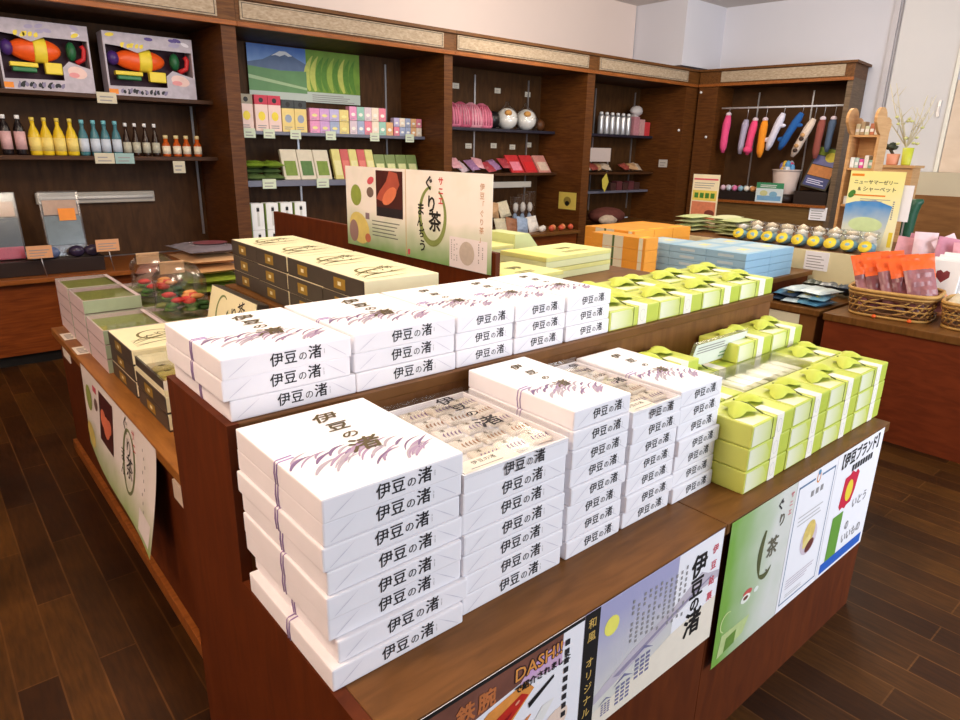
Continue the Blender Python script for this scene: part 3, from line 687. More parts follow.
# ------------------------------------------------------------------ left low counter
ZL = .640
t = thing('low_display_counter', 'low brown counter at left with a paper poster hanging from its edge', 'counter', (.445, 1.52, 0))
b = MB(); b.box(.445, 1.52, ZL-.035, .885, 3.72, ZL, wood('golden_top_board', (134, 82, 34), (166, 108, 50), .35, (9, 1, 9)), bev=.003); b.build('top', t)
b = MB(); b.box(.47, 1.53, .055, .49, 3.70, ZL-.036, PANEL); b.box(.49, 3.68, .055, .88, 3.70, ZL-.036, PANEL); b.box(.49, 1.53, .055, .88, 1.55, ZL-.036, PANEL); b.build('side_panel', t)
b = MB(); b.box(.452, 1.525, 0, .476, 3.71, .054, TRIMW, bev=.004); b.build('plinth', t)
b = MB(); b.box(.462, 1.54, .50, .4695, 1.92, .56, col((214, 196, 176), .5, .04)); b.build('label_rail', t)
def hanging_poster():
    t = thing('poster', 'curling paper poster hanging over the side of the low left counter', 'poster', (.44, 3.05, .64))
    N = 24; M_ = 14; L = 1.06; H = .355
    def P(u, v, e):   # u 0..1 from far to near, v 0 top..1 bottom
        bow = (.010 + .060*u**1.5)*v**1.3 + .012*math.sin(u*5)*v
        return Vector((.4435 - bow - e, 3.045 - L*u, .636 - H*v))
    vs = [P(i/N, j/M_, 0) for j in range(M_+1) for i in range(N+1)]
    fs = [[j*(N+1)+i, j*(N+1)+i+1, (j+1)*(N+1)+i+1, (j+1)*(N+1)+i] for j in range(M_) for i in range(N)]
    b = MB(); b.add(vs, fs, grad('cream_and_green_print', (150, 176, 96), (240, 232, 226), 2, -.38, -.20, .5), I4, True); b.build('sheet', t)
    def patch(b, u0, v0, u1, v1, m, e):
        n = 8; q = [P(u0+(u1-u0)*i/n, v0+(v1-v0)*j/n, e) for j in range(n+1) for i in range(n+1)]
        b.add(q, [[j*(n+1)+i, j*(n+1)+i+1, (j+1)*(n+1)+i+1, (j+1)*(n+1)+i] for j in range(n) for i in range(n)], m, I4, True)
    b = MB(); patch(b, .30, .08, .50, .62, col((70, 24, 22), .5, .3, 20), .0012)
    for (u, v, r) in ((.36, .34, .05), (.41, .4, .06), (.45, .36, .04)):
        b.add([P(u+r*math.cos(a)*.8, v+r*2*math.sin(a), .0022) for a in [i*.524 for i in range(12)]], [list(range(12))], col((216, 116, 84), .5, .2))
    b.add([P(.11+.055*math.cos(a), .33+.15*math.sin(a), .0016) for a in [i*.349 for i in range(18)]], [list(range(18))], col((146, 160, 78), .5, .2))
    b.add([P(.24+.03*math.cos(a), .30+.07*math.sin(a), .0016) for a in [i*.349 for i in range(18)]], [list(range(18))], col((120, 90, 80), .5, .2))
    b.add([P(.09+.09*math.cos(a), .8+.14*math.sin(a), .0016) for a in [i*.349 for i in range(18)]], [list(range(18))], col((224, 204, 110), .5, .2))
    patch(b, .20, .10, .26, .17, PINKR, .0016); b.build('food_pictures', t)
    b = MB()
    vs = []; fs = []
    for i in range(33):
        a = 2*math.pi*i/32
        vs += [P(.70+.058*math.cos(a), .45+.30*math.sin(a), .0014), P(.70+.075*math.cos(a), .45+.33*math.sin(a), .0014)]
        if i: fs.append([2*i-2, 2*i-1, 2*i+1, 2*i])
    b.add(vs, fs, col((120, 130, 84), .5, .2)); b.build('brush_ring', t)
    b = MB()
    for c, u, v, s, m in (('ぐ', .67, .12, .075, BLACK), ('り', .70, .33, .075, BLACK), ('茶', .71, .52, .085, BLACK), ('ま', .63, .45, .06, BLACK), ('ん', .63, .6, .05, BLACK), ('サ', .76, .13, .04, RED), ('ニ', .77, .25, .04, RED)):
        tv, tf = text_mesh(c, 0.)
        b.add([P(u + p.x*s/L*1.0, v - p.y*s/H, .0022) for p in tv], tf, m)
    for i in range(9): patch(b, .86+.012*(i % 3), .14+.07*i, .866+.012*(i % 3), .17+.07*i, GREY, .002)
    patch(b, .83, .74, .97, .95, col((232, 224, 222), .5, .05), .0016); b.build('lettering', t)
hanging_poster()
for i, (x, y) in enumerate(((.455, 3.43), (.455, 3.15))):
    b = MB(); b.box(x, y, ZL+.0004, x+.058, y+.13, ZL+.0016, PAPERC); fm = frame((x, y, ZL+.0018), X, (0, 1, 0))
    b.lines(.012, .02, .045, .11, 4, 0, GREY, fm, .5); tag(b.build('price_card'), ['far', 'near'][i] + ' one of two small white cards lying on the left counter edge', 'price card', 'cards on the left counter edge')
b = MB(); b.box(.4652, 3.46, .52, .4697, 3.62, .60, PAPERC); tag(b.build('paper_notice'), 'small pale notice on the far end of the left counter side', 'notice')

# dark boxes with cream lids
DARK = col((74, 66, 58), .45, .12); CREAM = col((244, 236, 196), .5, .04); OLIVE = col((116, 108, 56), .6, .2)
def dark_box(w, d, h):
    t = thing('dark_gift_box', 'dark box', 'gift box')
    b = MB(); b.box(0, 0, 0, w, d, h*.93, DARK, bev=.003); b.build('box_body', t)
    b = MB(); b.box(.002, -.0012, h*.12, w-.001, d, h, CREAM, bev=.0015); b.box(-.0006, .002, h*.1, .0019, d, h*.985, DARK); b.build('cream_lid', t)
    sm = frame((-.0008, d, 0), (0, -1, 0), (0, 0, 1))
    b = MB(); b.rect(d*.30, h*.22, d*.58, h*.78, .0003, GOLD, sm); b.rect(d*.40, h*.4, d*.48, h*.6, .0006, CREAM, sm); b.build('gold_label', t)
    tm = frame((0, 0, h+.0003), (1, 0, 0), (0, 1, 0)); b = MB()
    b.ring(w*.45, d*.55, w*.22, d*.20, .010, .0002, OLIVE, tm, 30, 330); b.text('ぐり茶', w*.2, w*.52, d*.55, .0003, col((90, 86, 54), .6), tm, 0, 1, .6)
    for i in range(6): b.blade((w*.1, d*(.12+.05*i)), (w*random.uniform(.7, .95), d*(.2+.1*i)), random.uniform(-.15, .25), .005, .0002, OLIVE, tm)
    b.build('brush_print', t)
    return Proto(t)
bx, by, bh = .262, .262, .0605
db = dark_box(bx, by, bh)
for j in range(4):
    y = 1.635 + j*(by+.004) + (.012 if j > 1 else 0)
    for k in range(3):
        db.put((.962 + j*.008 + random.uniform(-.002, .002), y, ZB+.0004 + k*(bh+.001)), R(-1.2),
               'dark gold-labelled box, %s in pile %d from front, by divider board' % (from_top(2-k, 3), j+1), 'dark boxes beside the divider board')
db2 = dark_box(.30, .33, .058)
for (j, y, n) in ((0, 1.70, 2), (1, 2.075, 3), (2, 2.45, 3)):
    for k in range(n):
        if j == 1 and k == 2: continue
        tot = 2 if j == 1 else n
        db2.put((.512 + random.uniform(-.003, .003), y, ZL+.0004 + k*.0595), 0., 'dark cream-lidded box, %s in %s pile on the low left counter' % (from_top(tot-1-k, tot), ['nearest', 'middle', 'farthest'][j]), 'dark boxes on the low left counter')
t = thing('sample_gift_box', 'open dark box with olive sweets under clear lid on the left counter', 'gift box', (.512, 2.075, ZL+.1195))
z = ZL+.1195
b = MB(); b.box(.512, 2.075, z, .812, 2.405, z+.02, CREAM); b.box(.512, 2.075, z+.0201, .812, 2.081, z+.05, PAPERC); b.box(.512, 2.081, z+.0201, .518, 2.40, z+.05, DARK); b.box(.806, 2.081, z+.0201, .812, 2.40, z+.05, DARK); b.box(.518, 2.29, z+.0201, .806, 2.405, z+.05, CREAM); b.build('tray', t)
b = MB(); b.box(.510, 2.073, z+.0505, .814, 2.407, z+.062, CLEAR); b.build('clear_lid', t)
for i in range(9):
    x, y = .555 + (i % 3)*.1, 2.115 + (i//3)*.065
    b = MB(); b.ball((x, y, z+.036), (.038, .027, .0155), col((176, 160, 88), .5, .15), 2); b.ball((x, y, z+.049), (.014, .01, .0045), col((96, 84, 40), .5, .1), 1)
    tag(b.build('tea_bun'), 'olive green bun, %s, row %s from front in the open dark box' % (from_left(i % 3, 3), ['first', 'second', 'third'][i//3]), 'sweet', 'buns in the open dark box')

# green leaf trays with clear lids
LEAF = col((140, 146, 74), .6, .35, 60); TRAYG = col((164, 180, 150), .5, .1); SIDE = col((226, 206, 206), .55, .08, 90)
def tray_box(w, d, h):
    t = thing('tea_tray_box', 'tray', 'gift box')
    b = MB(); b.box(0, 0, 0, w, d, h*.42, SIDE, bev=.002)
    for q in ((0, 0, w, .006), (0, d-.006, w, d), (0, .006, .006, d-.006), (w-.006, .006, w, d-.006)): b.box(q[0], q[1], h*.43, q[2], q[3], h-.002, SIDE)
    b.box(.001, -.0012, .001, w-.001, -.0001, h-.003, TRAYG); b.box(w*.92, .001, h-.0019, w-.001, d-.001, h-.0017, SIDE)
    b.build('box_body', t)
    b = MB(); b.box(.007, .007, h*.43, w-.007, d*.86, h*.82, LEAF); b.build('tea_packet', t)
    b = MB(); b.box(-.001, -.001, h-.0018, w+.001, d+.001, h+.0002, CLEAR); b.build('clear_lid', t)
    return Proto(t)
tb = tray_box(.225, .30, .057)
for (x, y, n, nm) in ((.50, 2.81, 3, 'nearest left'), (.50, 3.13, 4, 'middle left'), (.50, 3.45, 4, 'farthest left'), (.735, 2.81, 3, 'nearest right'), (.735, 3.13, 3, 'middle right'), (.735, 3.45, 3, 'farthest right')):
    for k in range(n):
        tb.put((x if x < .6 else .7285, y - .005, ZL+.0004 + k*.0585), 0., 'clear-lidded green tea box, %s, %s pile on left counter' % (from_top(n-1-k, n), nm), 'tea boxes on the low left counter')
def leaf_bag(name, label, c, w, d, h, rz, red):
    t = thing(name, label, 'pack', c, rz)
    m = Matrix.Translation(c) @ Matrix.Rotation(rz, 4, 'Z')
    b = MB()
    vs = []; fs = []; n = 14; lev = 7
    for j in range(lev+1):
        k = j/lev
        for i in range(n):
            a = 2*math.pi*i/n; rr = (1 - .12*k - .5*max(0, k-.75)*2)*(1+random.uniform(-.06, .06))
            vs.append((w/2*rr*math.copysign(abs(math.cos(a))**.6, math.cos(a)), d/2*rr*math.copysign(abs(math.sin(a))**.6, math.sin(a)), h*k))
        if j:
            for i in range(n): fs.append([(j-1)*n+i, (j-1)*n+(i+1) % n, j*n+(i+1) % n, j*n+i])
    fs.append(list(range(lev*n, lev*n+n)))
    b.add(vs, fs, CLEARB, m, True); b.build('clear_bag', t)
    b = MB(); random.seed(11)
    for i in range(26): b.ball((random.uniform(-.36, .36)*w, random.uniform(-.36, .36)*d, random.uniform(.012, .05)), (.03, .03, .012), random.choice([col((66, 110, 46), .6, .3), col((96, 136, 62), .6, .3), LEAF]), 1, .2, m)
    b.build('green_leaves', t)
    if red:
        b = MB()
        for i in range(9): b.ball((random.uniform(-.3, .3)*w, random.uniform(-.42, .1)*d, random.uniform(.058, .085)), (.028, .02, .012), [col((200, 40, 34), .4, .2), col((222, 150, 80), .4, .2), RED][i % 3], 2, .1, m)
        b.build('red_pieces', t)
    b = MB(); b.box(-.05*w/.2, d*.30, h*.75, .05*w/.2, d*.305, h*1.02, col((226, 190, 150), .5, .1), m); b.build('header_card', t)
leaf_bag('clear_food_pack', 'clear bag of green leaves with red pieces standing on the tea boxes', (.842, 2.955, ZL+.1770), .20, .26, .20, .0, True)
leaf_bag('clear_food_pack', 'farther clear bag with reddish brown contents behind the green and red one', (.842, 3.32, ZL+.177), .20, .28, .19, .0, True)
# propped box
t = thing('propped_gift_box', 'dark box propped on edge showing a cream face with brush ring', 'gift box', (.86, 2.50, ZL))
m = Matrix.Translation((.838, 2.30, ZL+.0115)) @ Matrix.Rotation(R(14), 4, 'Y')
b = MB(); b.box(0, 0, 0, .045, .46, .315, DARK, m, .003); b.build('box_body', t)
b = MB(); fm = m @ frame((-.001, .46, 0), (0, -1, 0), (0, 0, 1)); b.box(.004, .004, -.001, .456, .311, .0004, CREAM, fm); b.build('cream_face', t)
b = MB(); b.ring(.15, .22, .06, .07, .014, .001, col((122, 140, 84), .5, .2), fm, 60, 380); b.text('ぐり茶', .07, .27, .23, .001, BLACK, fm, .01, 1., .4); b.build('lettering', t)

# big tea poster above the divider board
t, fm = poster('poster', 'wide tea poster standing on the divider board behind dark boxes', (1.426, 2.54, 1.112), (0, -1, 0), Zv, .925, .318, grad('white_to_green_print', (112, 166, 74), (246, 240, 234), 2, -.02, .16))
b = MB()
b.rect(.235, .135, .42, .308, .0006, col((72, 26, 22), .5, .3, 20), fm)
b.flat([(.235, .20), (.29, .19), (.33, .22), (.38, .235), (.40, .26), (.385, .30), (.33, .308), (.31, .27), (.26, .23)], .0009, col((176, 84, 66), .5, .25, 20), fm)
b.disc(.33, .215, .055, .026, .0012, col((220, 124, 88), .5, .2, 30), fm, 16, .5); b.rect(.237, .137, .418, .17, .0011, col((34, 26, 34), .5), fm)
b.disc(.08, .205, .042, .042, .0006, col((146, 164, 74), .5, .25, 40), fm); b.disc(.19, .222, .026, .02, .0006, col((122, 100, 92), .5, .2), fm); b.disc(.195, .267, .026, .014, .0006, PINKR, fm, 10, .3)
b.disc(.10, .075, .08, .06, .0006, col((224, 206, 120), .5, .2, 20), fm, 20, -.4); b.disc(.055, .06, .036, .045, .0008, col((160, 128, 122), .5, .1), fm); b.disc(.165, .04, .022, .018, .0008, col((200, 120, 90), .5), fm); b.rect(.15, .115, .18, .14, .0007, col((140, 120, 130), .5), fm)
b.build('food_pictures', t)
b = MB(); b.lines(.20, .055, .40, .125, 5, .0007, col((120, 130, 120), .6), fm, .3); b.rect(.437, .0, .441, .318, .0004, col((206, 176, 120), .6), fm)
for c, u, v, s in (('ぐ', .585, .272, .055), ('り', .60, .20, .065), ('茶', .62, .14, .075), ('ま', .535, .18, .05), ('ん', .53, .135, .04), ('ぢ', .54, .095, .036), ('う', .545, .05, .046)): b.text(c, s, u, v, .0012, BLACK, fm, .022)
b.vtext('サニエ', .030, .655, .283, .0012, RED, fm, .02, 1.1)
b.vtext('伊豆「ぐり茶」', .024, .875, .275, .0012, col((196, 150, 110), .6), fm, .005, 1.15); b.build('lettering', t)
b = MB(); b.ring(.605, .165, .075, .098, .022, .0009, col((136, 152, 84), .5, .2, 20), fm, 95, 420, 40); b.build('brush_ring', t)
b = MB(); b.rect(.705, .0, .905, .105, .0008, col((236, 228, 230), .5, .04), fm); b.disc(.80, .055, .04, .04, .0011, col((196, 184, 172), .5, .15, 60), fm); b.lines(.715, .01, .76, .098, 3, .0011, GREY, fm, .25, True); b.lines(.86, .01, .90, .098, 2, .0011, GREY, fm, .25, True); b.rect(.45, .01, .465, .03, .0009, PINKR, fm); b.build('info_panel', t)

# ------------------------------------------------------------------ yellow boxes behind the poster
YLW = col((228, 224, 142), .5, .05); YLT = col((236, 220, 104), .5, .05)
def yellow_box(w, d, h):
    t = thing('yellow_gift_box', 'yellow box', 'gift box')
    b = MB(); b.box(0, 0, 0, w, d, h*.60, col((226, 228, 176), .5, .03), bev=.002); b.build('box_body', t)
    b = MB(); b.box(-.001, -.001, h*.60+.0004, w+.001, d+.001, h, YLW, bev=.002); b.box(0, 0, h+.0001, w*.2, d, h+.0008, YLT); b.build('lid', t)
    b = MB(); tm = frame((0, 0, h+.0009), (1, 0, 0), (0, 1, 0)); [b.blade((w*(.52+.05*q), d*.62), (w*(.56+.05*q), d*(.45+.04*(q % 2))), .3, .012, .0001*q, OLIVE, tm) for q in range(4)]; b.lines(w*.42, d*.2, w*.8, d*.35, 2, 0, OLIVE, tm); b.build('lid_print', t)
    return Proto(t)
yb = yellow_box(.425, .245, .044)
for k in range(2): yb.put((1.855, 1.78, Z2+.0004+k*.046), R(4), 'pale yellow box, %s of two in the right pile past the tea poster' % ['lower', 'upper'][k], 'pale yellow boxes by the poster')
yb2 = yellow_box(.30, .26, .036)
for k in range(2): yb2.put((1.475, 1.60, Z2+.0004+k*.038), R(3), 'pale yellow box, %s of two right under the tea poster edge' % ['lower', 'upper'][k], 'pale yellow boxes by the poster')
for k in range(2): yb2.put((1.80, 2.21, Z2+.0004+k*.038), R(3), 'pale yellow box, %s of two at the back behind the right yellow pile' % ['lower', 'upper'][k], 'pale yellow boxes by the poster')
t = thing('wedge_display_stand', 'small slanted pale green stand behind the yellow boxes', 'stand', (2.14, 2.24, Z2))
b = MB(); b.prism([(0, 0), (.20, 0), (.09, .115), (0, .115)], 0, .20, col((206, 214, 150), .5, .05), frame((2.12, 2.44, Z2+.0005), X, Zv)); b.build('stand_body', t)
b = MB(); b.box(.02, .02, .0, .18, .13, .003, col((224, 226, 196), .5, .03), Matrix.Translation((2.207, 2.25, Z2+.119)) @ Matrix.Rotation(R(46), 4, 'Y') @ Matrix.Translation((0, 0, .002))); b.build('slanted_card', t)

# ------------------------------------------------------------------ rear table with orange and blue boxes
t = thing('wide_display_table', 'brown table carrying the orange boxes and light blue boxes', 'table', (3.42, 1.96, 0))
ZR = .765
b = MB(); b.box(3.42, 1.96, ZR-.03, 4.66, 3.25, ZR, TOPW, bev=.003); b.build('top', t)
b = MB(); b.box(3.44, 1.98, 0, 3.46, 3.23, ZR-.031, PANEL); b.box(3.46, 1.98, 0, 4.64, 2.0, ZR-.031, PANEL); b.build('side_panel', t)
OR = col((236, 158, 56), .5, .06)
def orange_box(w, d, h):
    t = thing('orange_gift_box', 'orange box', 'gift box')
    b = MB(); b.box(0, 0, 0, w, d, h, OR, bev=.002); b.build('box_body', t)
    b = MB(); b.box(-.001, d*.40, .001, -.0002, d*.78, h-.001, col((226, 216, 186), .5, .05)); b.box(-.0016, d*.56, .001, -.0011, d*.60, h-.001, col((90, 110, 60), .5)); b.box(-.001, d*.05, .001, -.0002, d*.12, h-.001, col((232, 222, 190), .5)); b.box(.002, d*.1, h+.0001, w*.8, d*.14, h+.0008, YEL); b.build('pale_stripe', t)
    return Proto(t)
ob = orange_box(.22, .44, .076)
ob_near = orange_box(.13, .44, .076)
for k in range(3): ob_near.put((3.50, 2.51, ZR+.0004+k*.0768), 0, 'orange striped box, %s of three nearest the yellow boxes' % from_top(2-k, 3), 'orange boxes on the rear table')
for j in range(3):
    for k in range(3): 
        ob.put((3.76+j*.225 - .005, 2.79, ZR+.0004+k*.0768 + 0), 0, 'orange striped box, %s in back pile %d from left behind blue boxes' % (from_top(2-k, 3), j+1), 'orange boxes on the rear table')
LB = col((150, 190, 214), .5, .05); LBT = col((186, 206, 214), .5, .04)
def blue_box(w, d, h):
    t = thing('blue_gift_box', 'light blue box', 'gift box')
    b = MB(); b.box(0, 0, 0, w, d, h, LB, bev=.002); b.build('box_body', t)
    b = MB(); b.box(w*.12, d*.12, h+.0001, w*.88, d*.88, h+.0009, LBT); b.box(w*.45, d*.35, h+.001, w*.7, d*.55, h+.0016, col((236, 222, 150), .5)); b.build('lid_print', t)
    b = MB(); b.box(-.0008, d*.3, h*.3, -.0001, d*.7, h*.65, LBT); b.build('label', t)
    return Proto(t)
bb = blue_box(.30, .265, .043)
for i in range(2):
    for j in range(3):
        if i == 0 and j == 2 and False: continue
        for k in range(4):
            if i == 1 and j == 2: continue
            bb.put((3.775+i*.303, 1.985+j*.267, ZR+.0004+k*.0448), 0, 'light blue box, %s in %s pile, %s column' % (from_top(3-k, 4), ['front', 'middle', 'back'][j], ['left', 'right'][i]), 'light blue boxes on the rear table')
# low stand with blue packets
t = thing('low_stand', 'low brown stand with a pale notice, in front of blue packets', 'stand', (3.95, 1.58, 0))
b = MB(); b.box(3.95, 1.585, .615, 4.68, 1.955, .65, TOPW, bev=.003); b.build('top', t)
b = MB(); b.box(3.965, 1.60, 0, 4.67, 1.945, .614, PANELR); b.build('body', t)
b = MB(); b.box(3.9600, 1.70, .525, 3.9648, 1.885, .605, col((220, 212, 182), .6, .03)); b.build('pale_notice', t)
PKB = [col((70, 120, 150), .35, .2), col((100, 150, 176), .35, .15), col((190, 206, 210), .35, .1), col((44, 60, 80), .35, .2)]
random.seed(21); n_ = 0
for i in range(4):
    for k in range(3 if i < 3 else 2):
        b = MB(); m = Matrix.Translation((4.10 + .025*k + (i % 2)*.02, 1.655 + i*.075, .6665 + k*.030)) @ Matrix.Rotation(random.uniform(-.2, .2), 4, 'Z')
        b.pillow(.24, .095, .034, PKB[(i+k) % 4 if k < 2 else 2], m); tt = b.build('packet')
        tt.name = 'blue_packet'; tag(tt, 'blue packet, %s, pile %d from near end, low stand' % (from_top((3 if i < 3 else 2)-1-k, 3 if i < 3 else 2), i+1), 'packet', 'blue packets on the low stand')
        if k == 1 and i < 3:
            b = MB(); b.disc(-.04, 0, .05, .022, .0, YEL, m @ Matrix.Translation((0, 0, .0145))); b.build('yellow_sticker', tt)
for i in range(3):
    b = MB(); m = Matrix.Translation((4.48, 1.66 + i*.1, .70)) @ Matrix.Rotation(random.uniform(-.3, .3), 4, 'Z') @ Matrix.Rotation(.25, 4, 'Y')
    b.pillow(.20, .12, .06, [PKB[3], col((90, 96, 104), .3, .2), col((60, 70, 60), .4, .2)][i], m, 8, .3); q = b.build('dark_pouch'); tag(q, 'dark crinkled pouch, %s on the right of the low stand' % ['nearest', 'middle', 'farthest'][i], 'packet', 'dark pouches on the low stand')
# cream-fronted platform with candy bags
t = thing('cream_platform', 'cream fronted platform holding a row of blue candy bags', 'display stand', (4.70, 1.575, 0))
b = MB(); b.box(4.70, 1.575, 0, 4.715, 3.35, .893, col((226, 214, 170), .6, .03)); b.build('front_panel', t)
b = MB(); b.box(4.7155, 1.575, .865, 5.75, 3.35, .893, PANELR); b.box(4.7155, 1.575, 0, 5.75, 1.595, .864, PANELR); b.build('top', t)
b = MB(); b.box(4.695, 1.885, .762, 4.6995, 2.045, .888, PAPER); fm = frame((4.6948, 2.045, .762), (0, -1, 0), Zv); b.lines(.015, .015, .145, .11, 5, 0, GREY, fm, .3); tag(b.build('paper_notice'), 'white printed notice taped to the cream platform front', 'notice')
nm_ = RM @ frame((1.62, -.0015, .762), X, Zv)
b = MB(); b.box(0, 0, -.001, .20, .155, .002, PAPER, nm_); b.lines(.02, .02, .18, .135, 4, .0025, GREY, nm_, .3); tag(b.build('paper_notice'), 'white notice on the right cabinet base beside the yellow poster', 'notice')
CB = col((130, 176, 196), .35, .15); CBW = col((226, 222, 212), .4, .1)
random.seed(5)
for i in range(9):
    y = 2.60 - i*.112
    t = thing('candy_bag', 'blue candy bag with round yellow sticker, %s in the row on cream platform' % from_left(i, 9), 'candy bag', (4.82, y, .8936), 0, 'candy bags on the cream platform')
    b = MB(); b.ball((4.82, y, .934), (.06, .054, .040), CB, 2, .06); b.build('bag_body', t)
    b = MB(); b.lathe([(.02, .0), (.026, .010), (.055, .035), (.06, .045)], CLEARB, Matrix.Translation((4.83, y, .962)), 11); b.ball((4.835, y, .985), (.034, .045, .026), CBW, 1, .35); b.build('gathered_top', t)
    b = MB(); m = Matrix.Translation((4.772, y, .946)) @ Matrix.Rotation(R(-55), 4, 'Y'); b.lathe([(.041, 0), (.041, .003)], YEL, m, 20); b.build('yellow_sticker', t)
for i in range(8):
    y = 2.55 - i*.115
    t = thing('candy_bag', 'candy bag in the second row, %s, behind the yellow stickers' % from_left(i, 8), 'candy bag', (4.95, y, .8936), 0, 'candy bags on the cream platform')
    b = MB(); b.ball((4.95, y, .935), (.055, .05, .041), col((206, 208, 196), .4, .1), 2, .06); b.build('bag_body', t)
    b = MB(); b.lathe([(.02, .0), (.03, .014), (.055, .045), (.06, .06)], CLEARB, Matrix.Translation((4.95, y, .966)), 11); b.ball((4.955, y, 1.0), (.036, .05, .036), col((226, 208, 180), .5, .1), 1, .35); b.build('gathered_top', t)
GT = col((190, 200, 140), .5, .12); GT2 = col((214, 216, 170), .5, .1)
for i in range(3):
    for k in range(4):
        b = MB(); m = Matrix.Translation((5.05+.15*(i == 1), 3.15 - i*.19, .9105 + k*.0335)) @ Matrix.Rotation(random.uniform(-.1, .1), 4, 'Z')
        b.pillow(.34, .17, .032, GT if (k+i) % 2 else GT2, m, 6, .05); q = b.build('green_packet'); tag(q, 'pale green packet, %s of the %s pile at the far end of platform' % (from_top(3-k, 4), ['far', 'middle', 'near'][i]), 'packet', 'pale green packets on the platform')
# yellow poster on the platform
t, fm = poster('poster', 'yellow drink poster standing behind the candy bags', (5.06, 1.985, .894), (0, -1, 0), Zv, .345, .525, grad('yellow_sheet', (250, 246, 206), (244, 234, 150), 2, .1, .5))
b = MB()
b.flat([(.0, .02), (.27, .02), (.30, .30), (.19, .335), (.06, .32), (0, .30)], .0004, grad('sea_print', (240, 240, 210), (60, 140, 210), 2, .08, .30), fm)
b.disc(.15, .17, .11, .05, .0007, col((206, 226, 170), .5, .1), fm); b.rect(.31, .03, .335, .13, .0005, YEL, fm); b.disc(.03, .37, .02, .03, .0006, GREEN, fm, 12, -.6); b.build('sea_picture', t)
b = MB(); b.text('ニューサマーゼリー', .031, .17, .45, .0008, INK, fm, .01, 1.0); b.text('& シャーベット', .034, .185, .405, .0008, INK, fm, .01, 1.05); b.rect(.01, .49, .09, .505, .0006, ORANGE, fm)
b.lines(.04, .36, .30, .378, 1, .0006, ORANGE, fm, .5); b.lines(.09, .325, .28, .35, 2, .0008, GREY, fm, .3); b.lines(.30, .16, .325, .34, 1, .0008, GREY, fm, .4, True); b.build('lettering', t)
b = MB(); b.box(5.082, 1.585, 1.10, 5.085, 1.70, 1.335, PAPER); b.box(5.082, 1.60, .894, 5.085, 1.61, 1.1, STEEL); tag(b.build('paper_notice'), 'blank white paper behind the right edge of the yellow poster', 'notice')
# small poster and green sign at the corner
def place_sign(name, label, o, w, h, mats):
    t, fm = poster(name, label, o, (0, -1, 0), Zv, w, h, mats[0], 'sign'); return t, fm
t, fm = place_sign('sign', 'small upright sign with peach and yellow print near the corner', (5.60, 3.56, .8935), .27, .44, [col((238, 226, 196), .5, .03)])
b = MB(); b.rect(.01, .02, .255, .20, .0005, col((214, 130, 96), .5, .25, 30), fm); b.rect(.01, .21, .255, .30, .0005, col((228, 206, 96), .5, .1), fm); b.rect(.01, .39, .255, .405, .0005, PINKR, fm); b.disc(.2, .10, .05, .03, .0008, col((120, 60, 50), .5), fm); [b.rect(.03 + .055*q, .232, .07 + .055*q, .278, .0009, GREEN, fm) for q in range(4)]; b.lines(.02, .32, .25, .38, 3, .0008, GREY, fm, .3); b.build('sign_print', t)

# ------------------------------------------------------------------ pale wooden rack beside the yellow poster
t = thing('wooden_rack', 'pale wooden rack with animal shaped sides behind the yellow poster', 'rack', (5.15, 2.0, .8935))
for y in (2.055, 1.875):
    b = MB(); m = frame((5.12, y+.009, .8935), X, Zv)
    b.prism([(0, 0), (.15, 0), (.15, .78), (.165, .82), (.15, .86), (.10, .875), (.055, .87)] + [(-.02 + .085*math.cos(a), .865 + .07*math.sin(a)) for a in [R(10 + 24*q) for q in range(9)]] + [(-.04, .78), (0, .76)], 0, .018, LITE, m)
    b.build('side_panel', t)
for z in (1.17, 1.42, 1.64):
    b = MB(); b.box(5.13, 1.8845, z, 5.27, 2.0455, z+.014, LITE); b.build('shelf', t)
b = MB(); b.box(5.262, 1.8845, 1.19, 5.268, 2.0455, 1.70, LITE); b.build('back_board', t)
random.seed(9)
for (z, nm, cs) in ((1.434, 'middle', [(236, 240, 240), (190, 214, 206), (226, 90, 170), (240, 240, 236), (150, 190, 170)]), (1.654, 'top', [(214, 206, 176), (170, 150, 120), (206, 214, 190), (190, 120, 90), (230, 226, 214)]), (1.184, 'lowest', [(226, 226, 226)]*5)):
    for i in range(5):
        b = MB(); y = 2.028-.031*i; b.box(5.15, y-.014, z+.0004, 5.22, y+.014, z+.0004+random.uniform(.055, .09), col(cs[i], .5, .1), bev=.004); b.box(5.149, y-.011, z+.02, 5.1497, y+.011, z+.04, WHITE)
        tag(b.build('small_box'), 'small %s box, %s on the %s shelf of pale rack' % (['white', 'pale green', 'pink', 'white', 'green'][i] if nm == 'middle' else 'pale', from_left(i, 5), nm), 'box', 'small boxes on the pale rack')

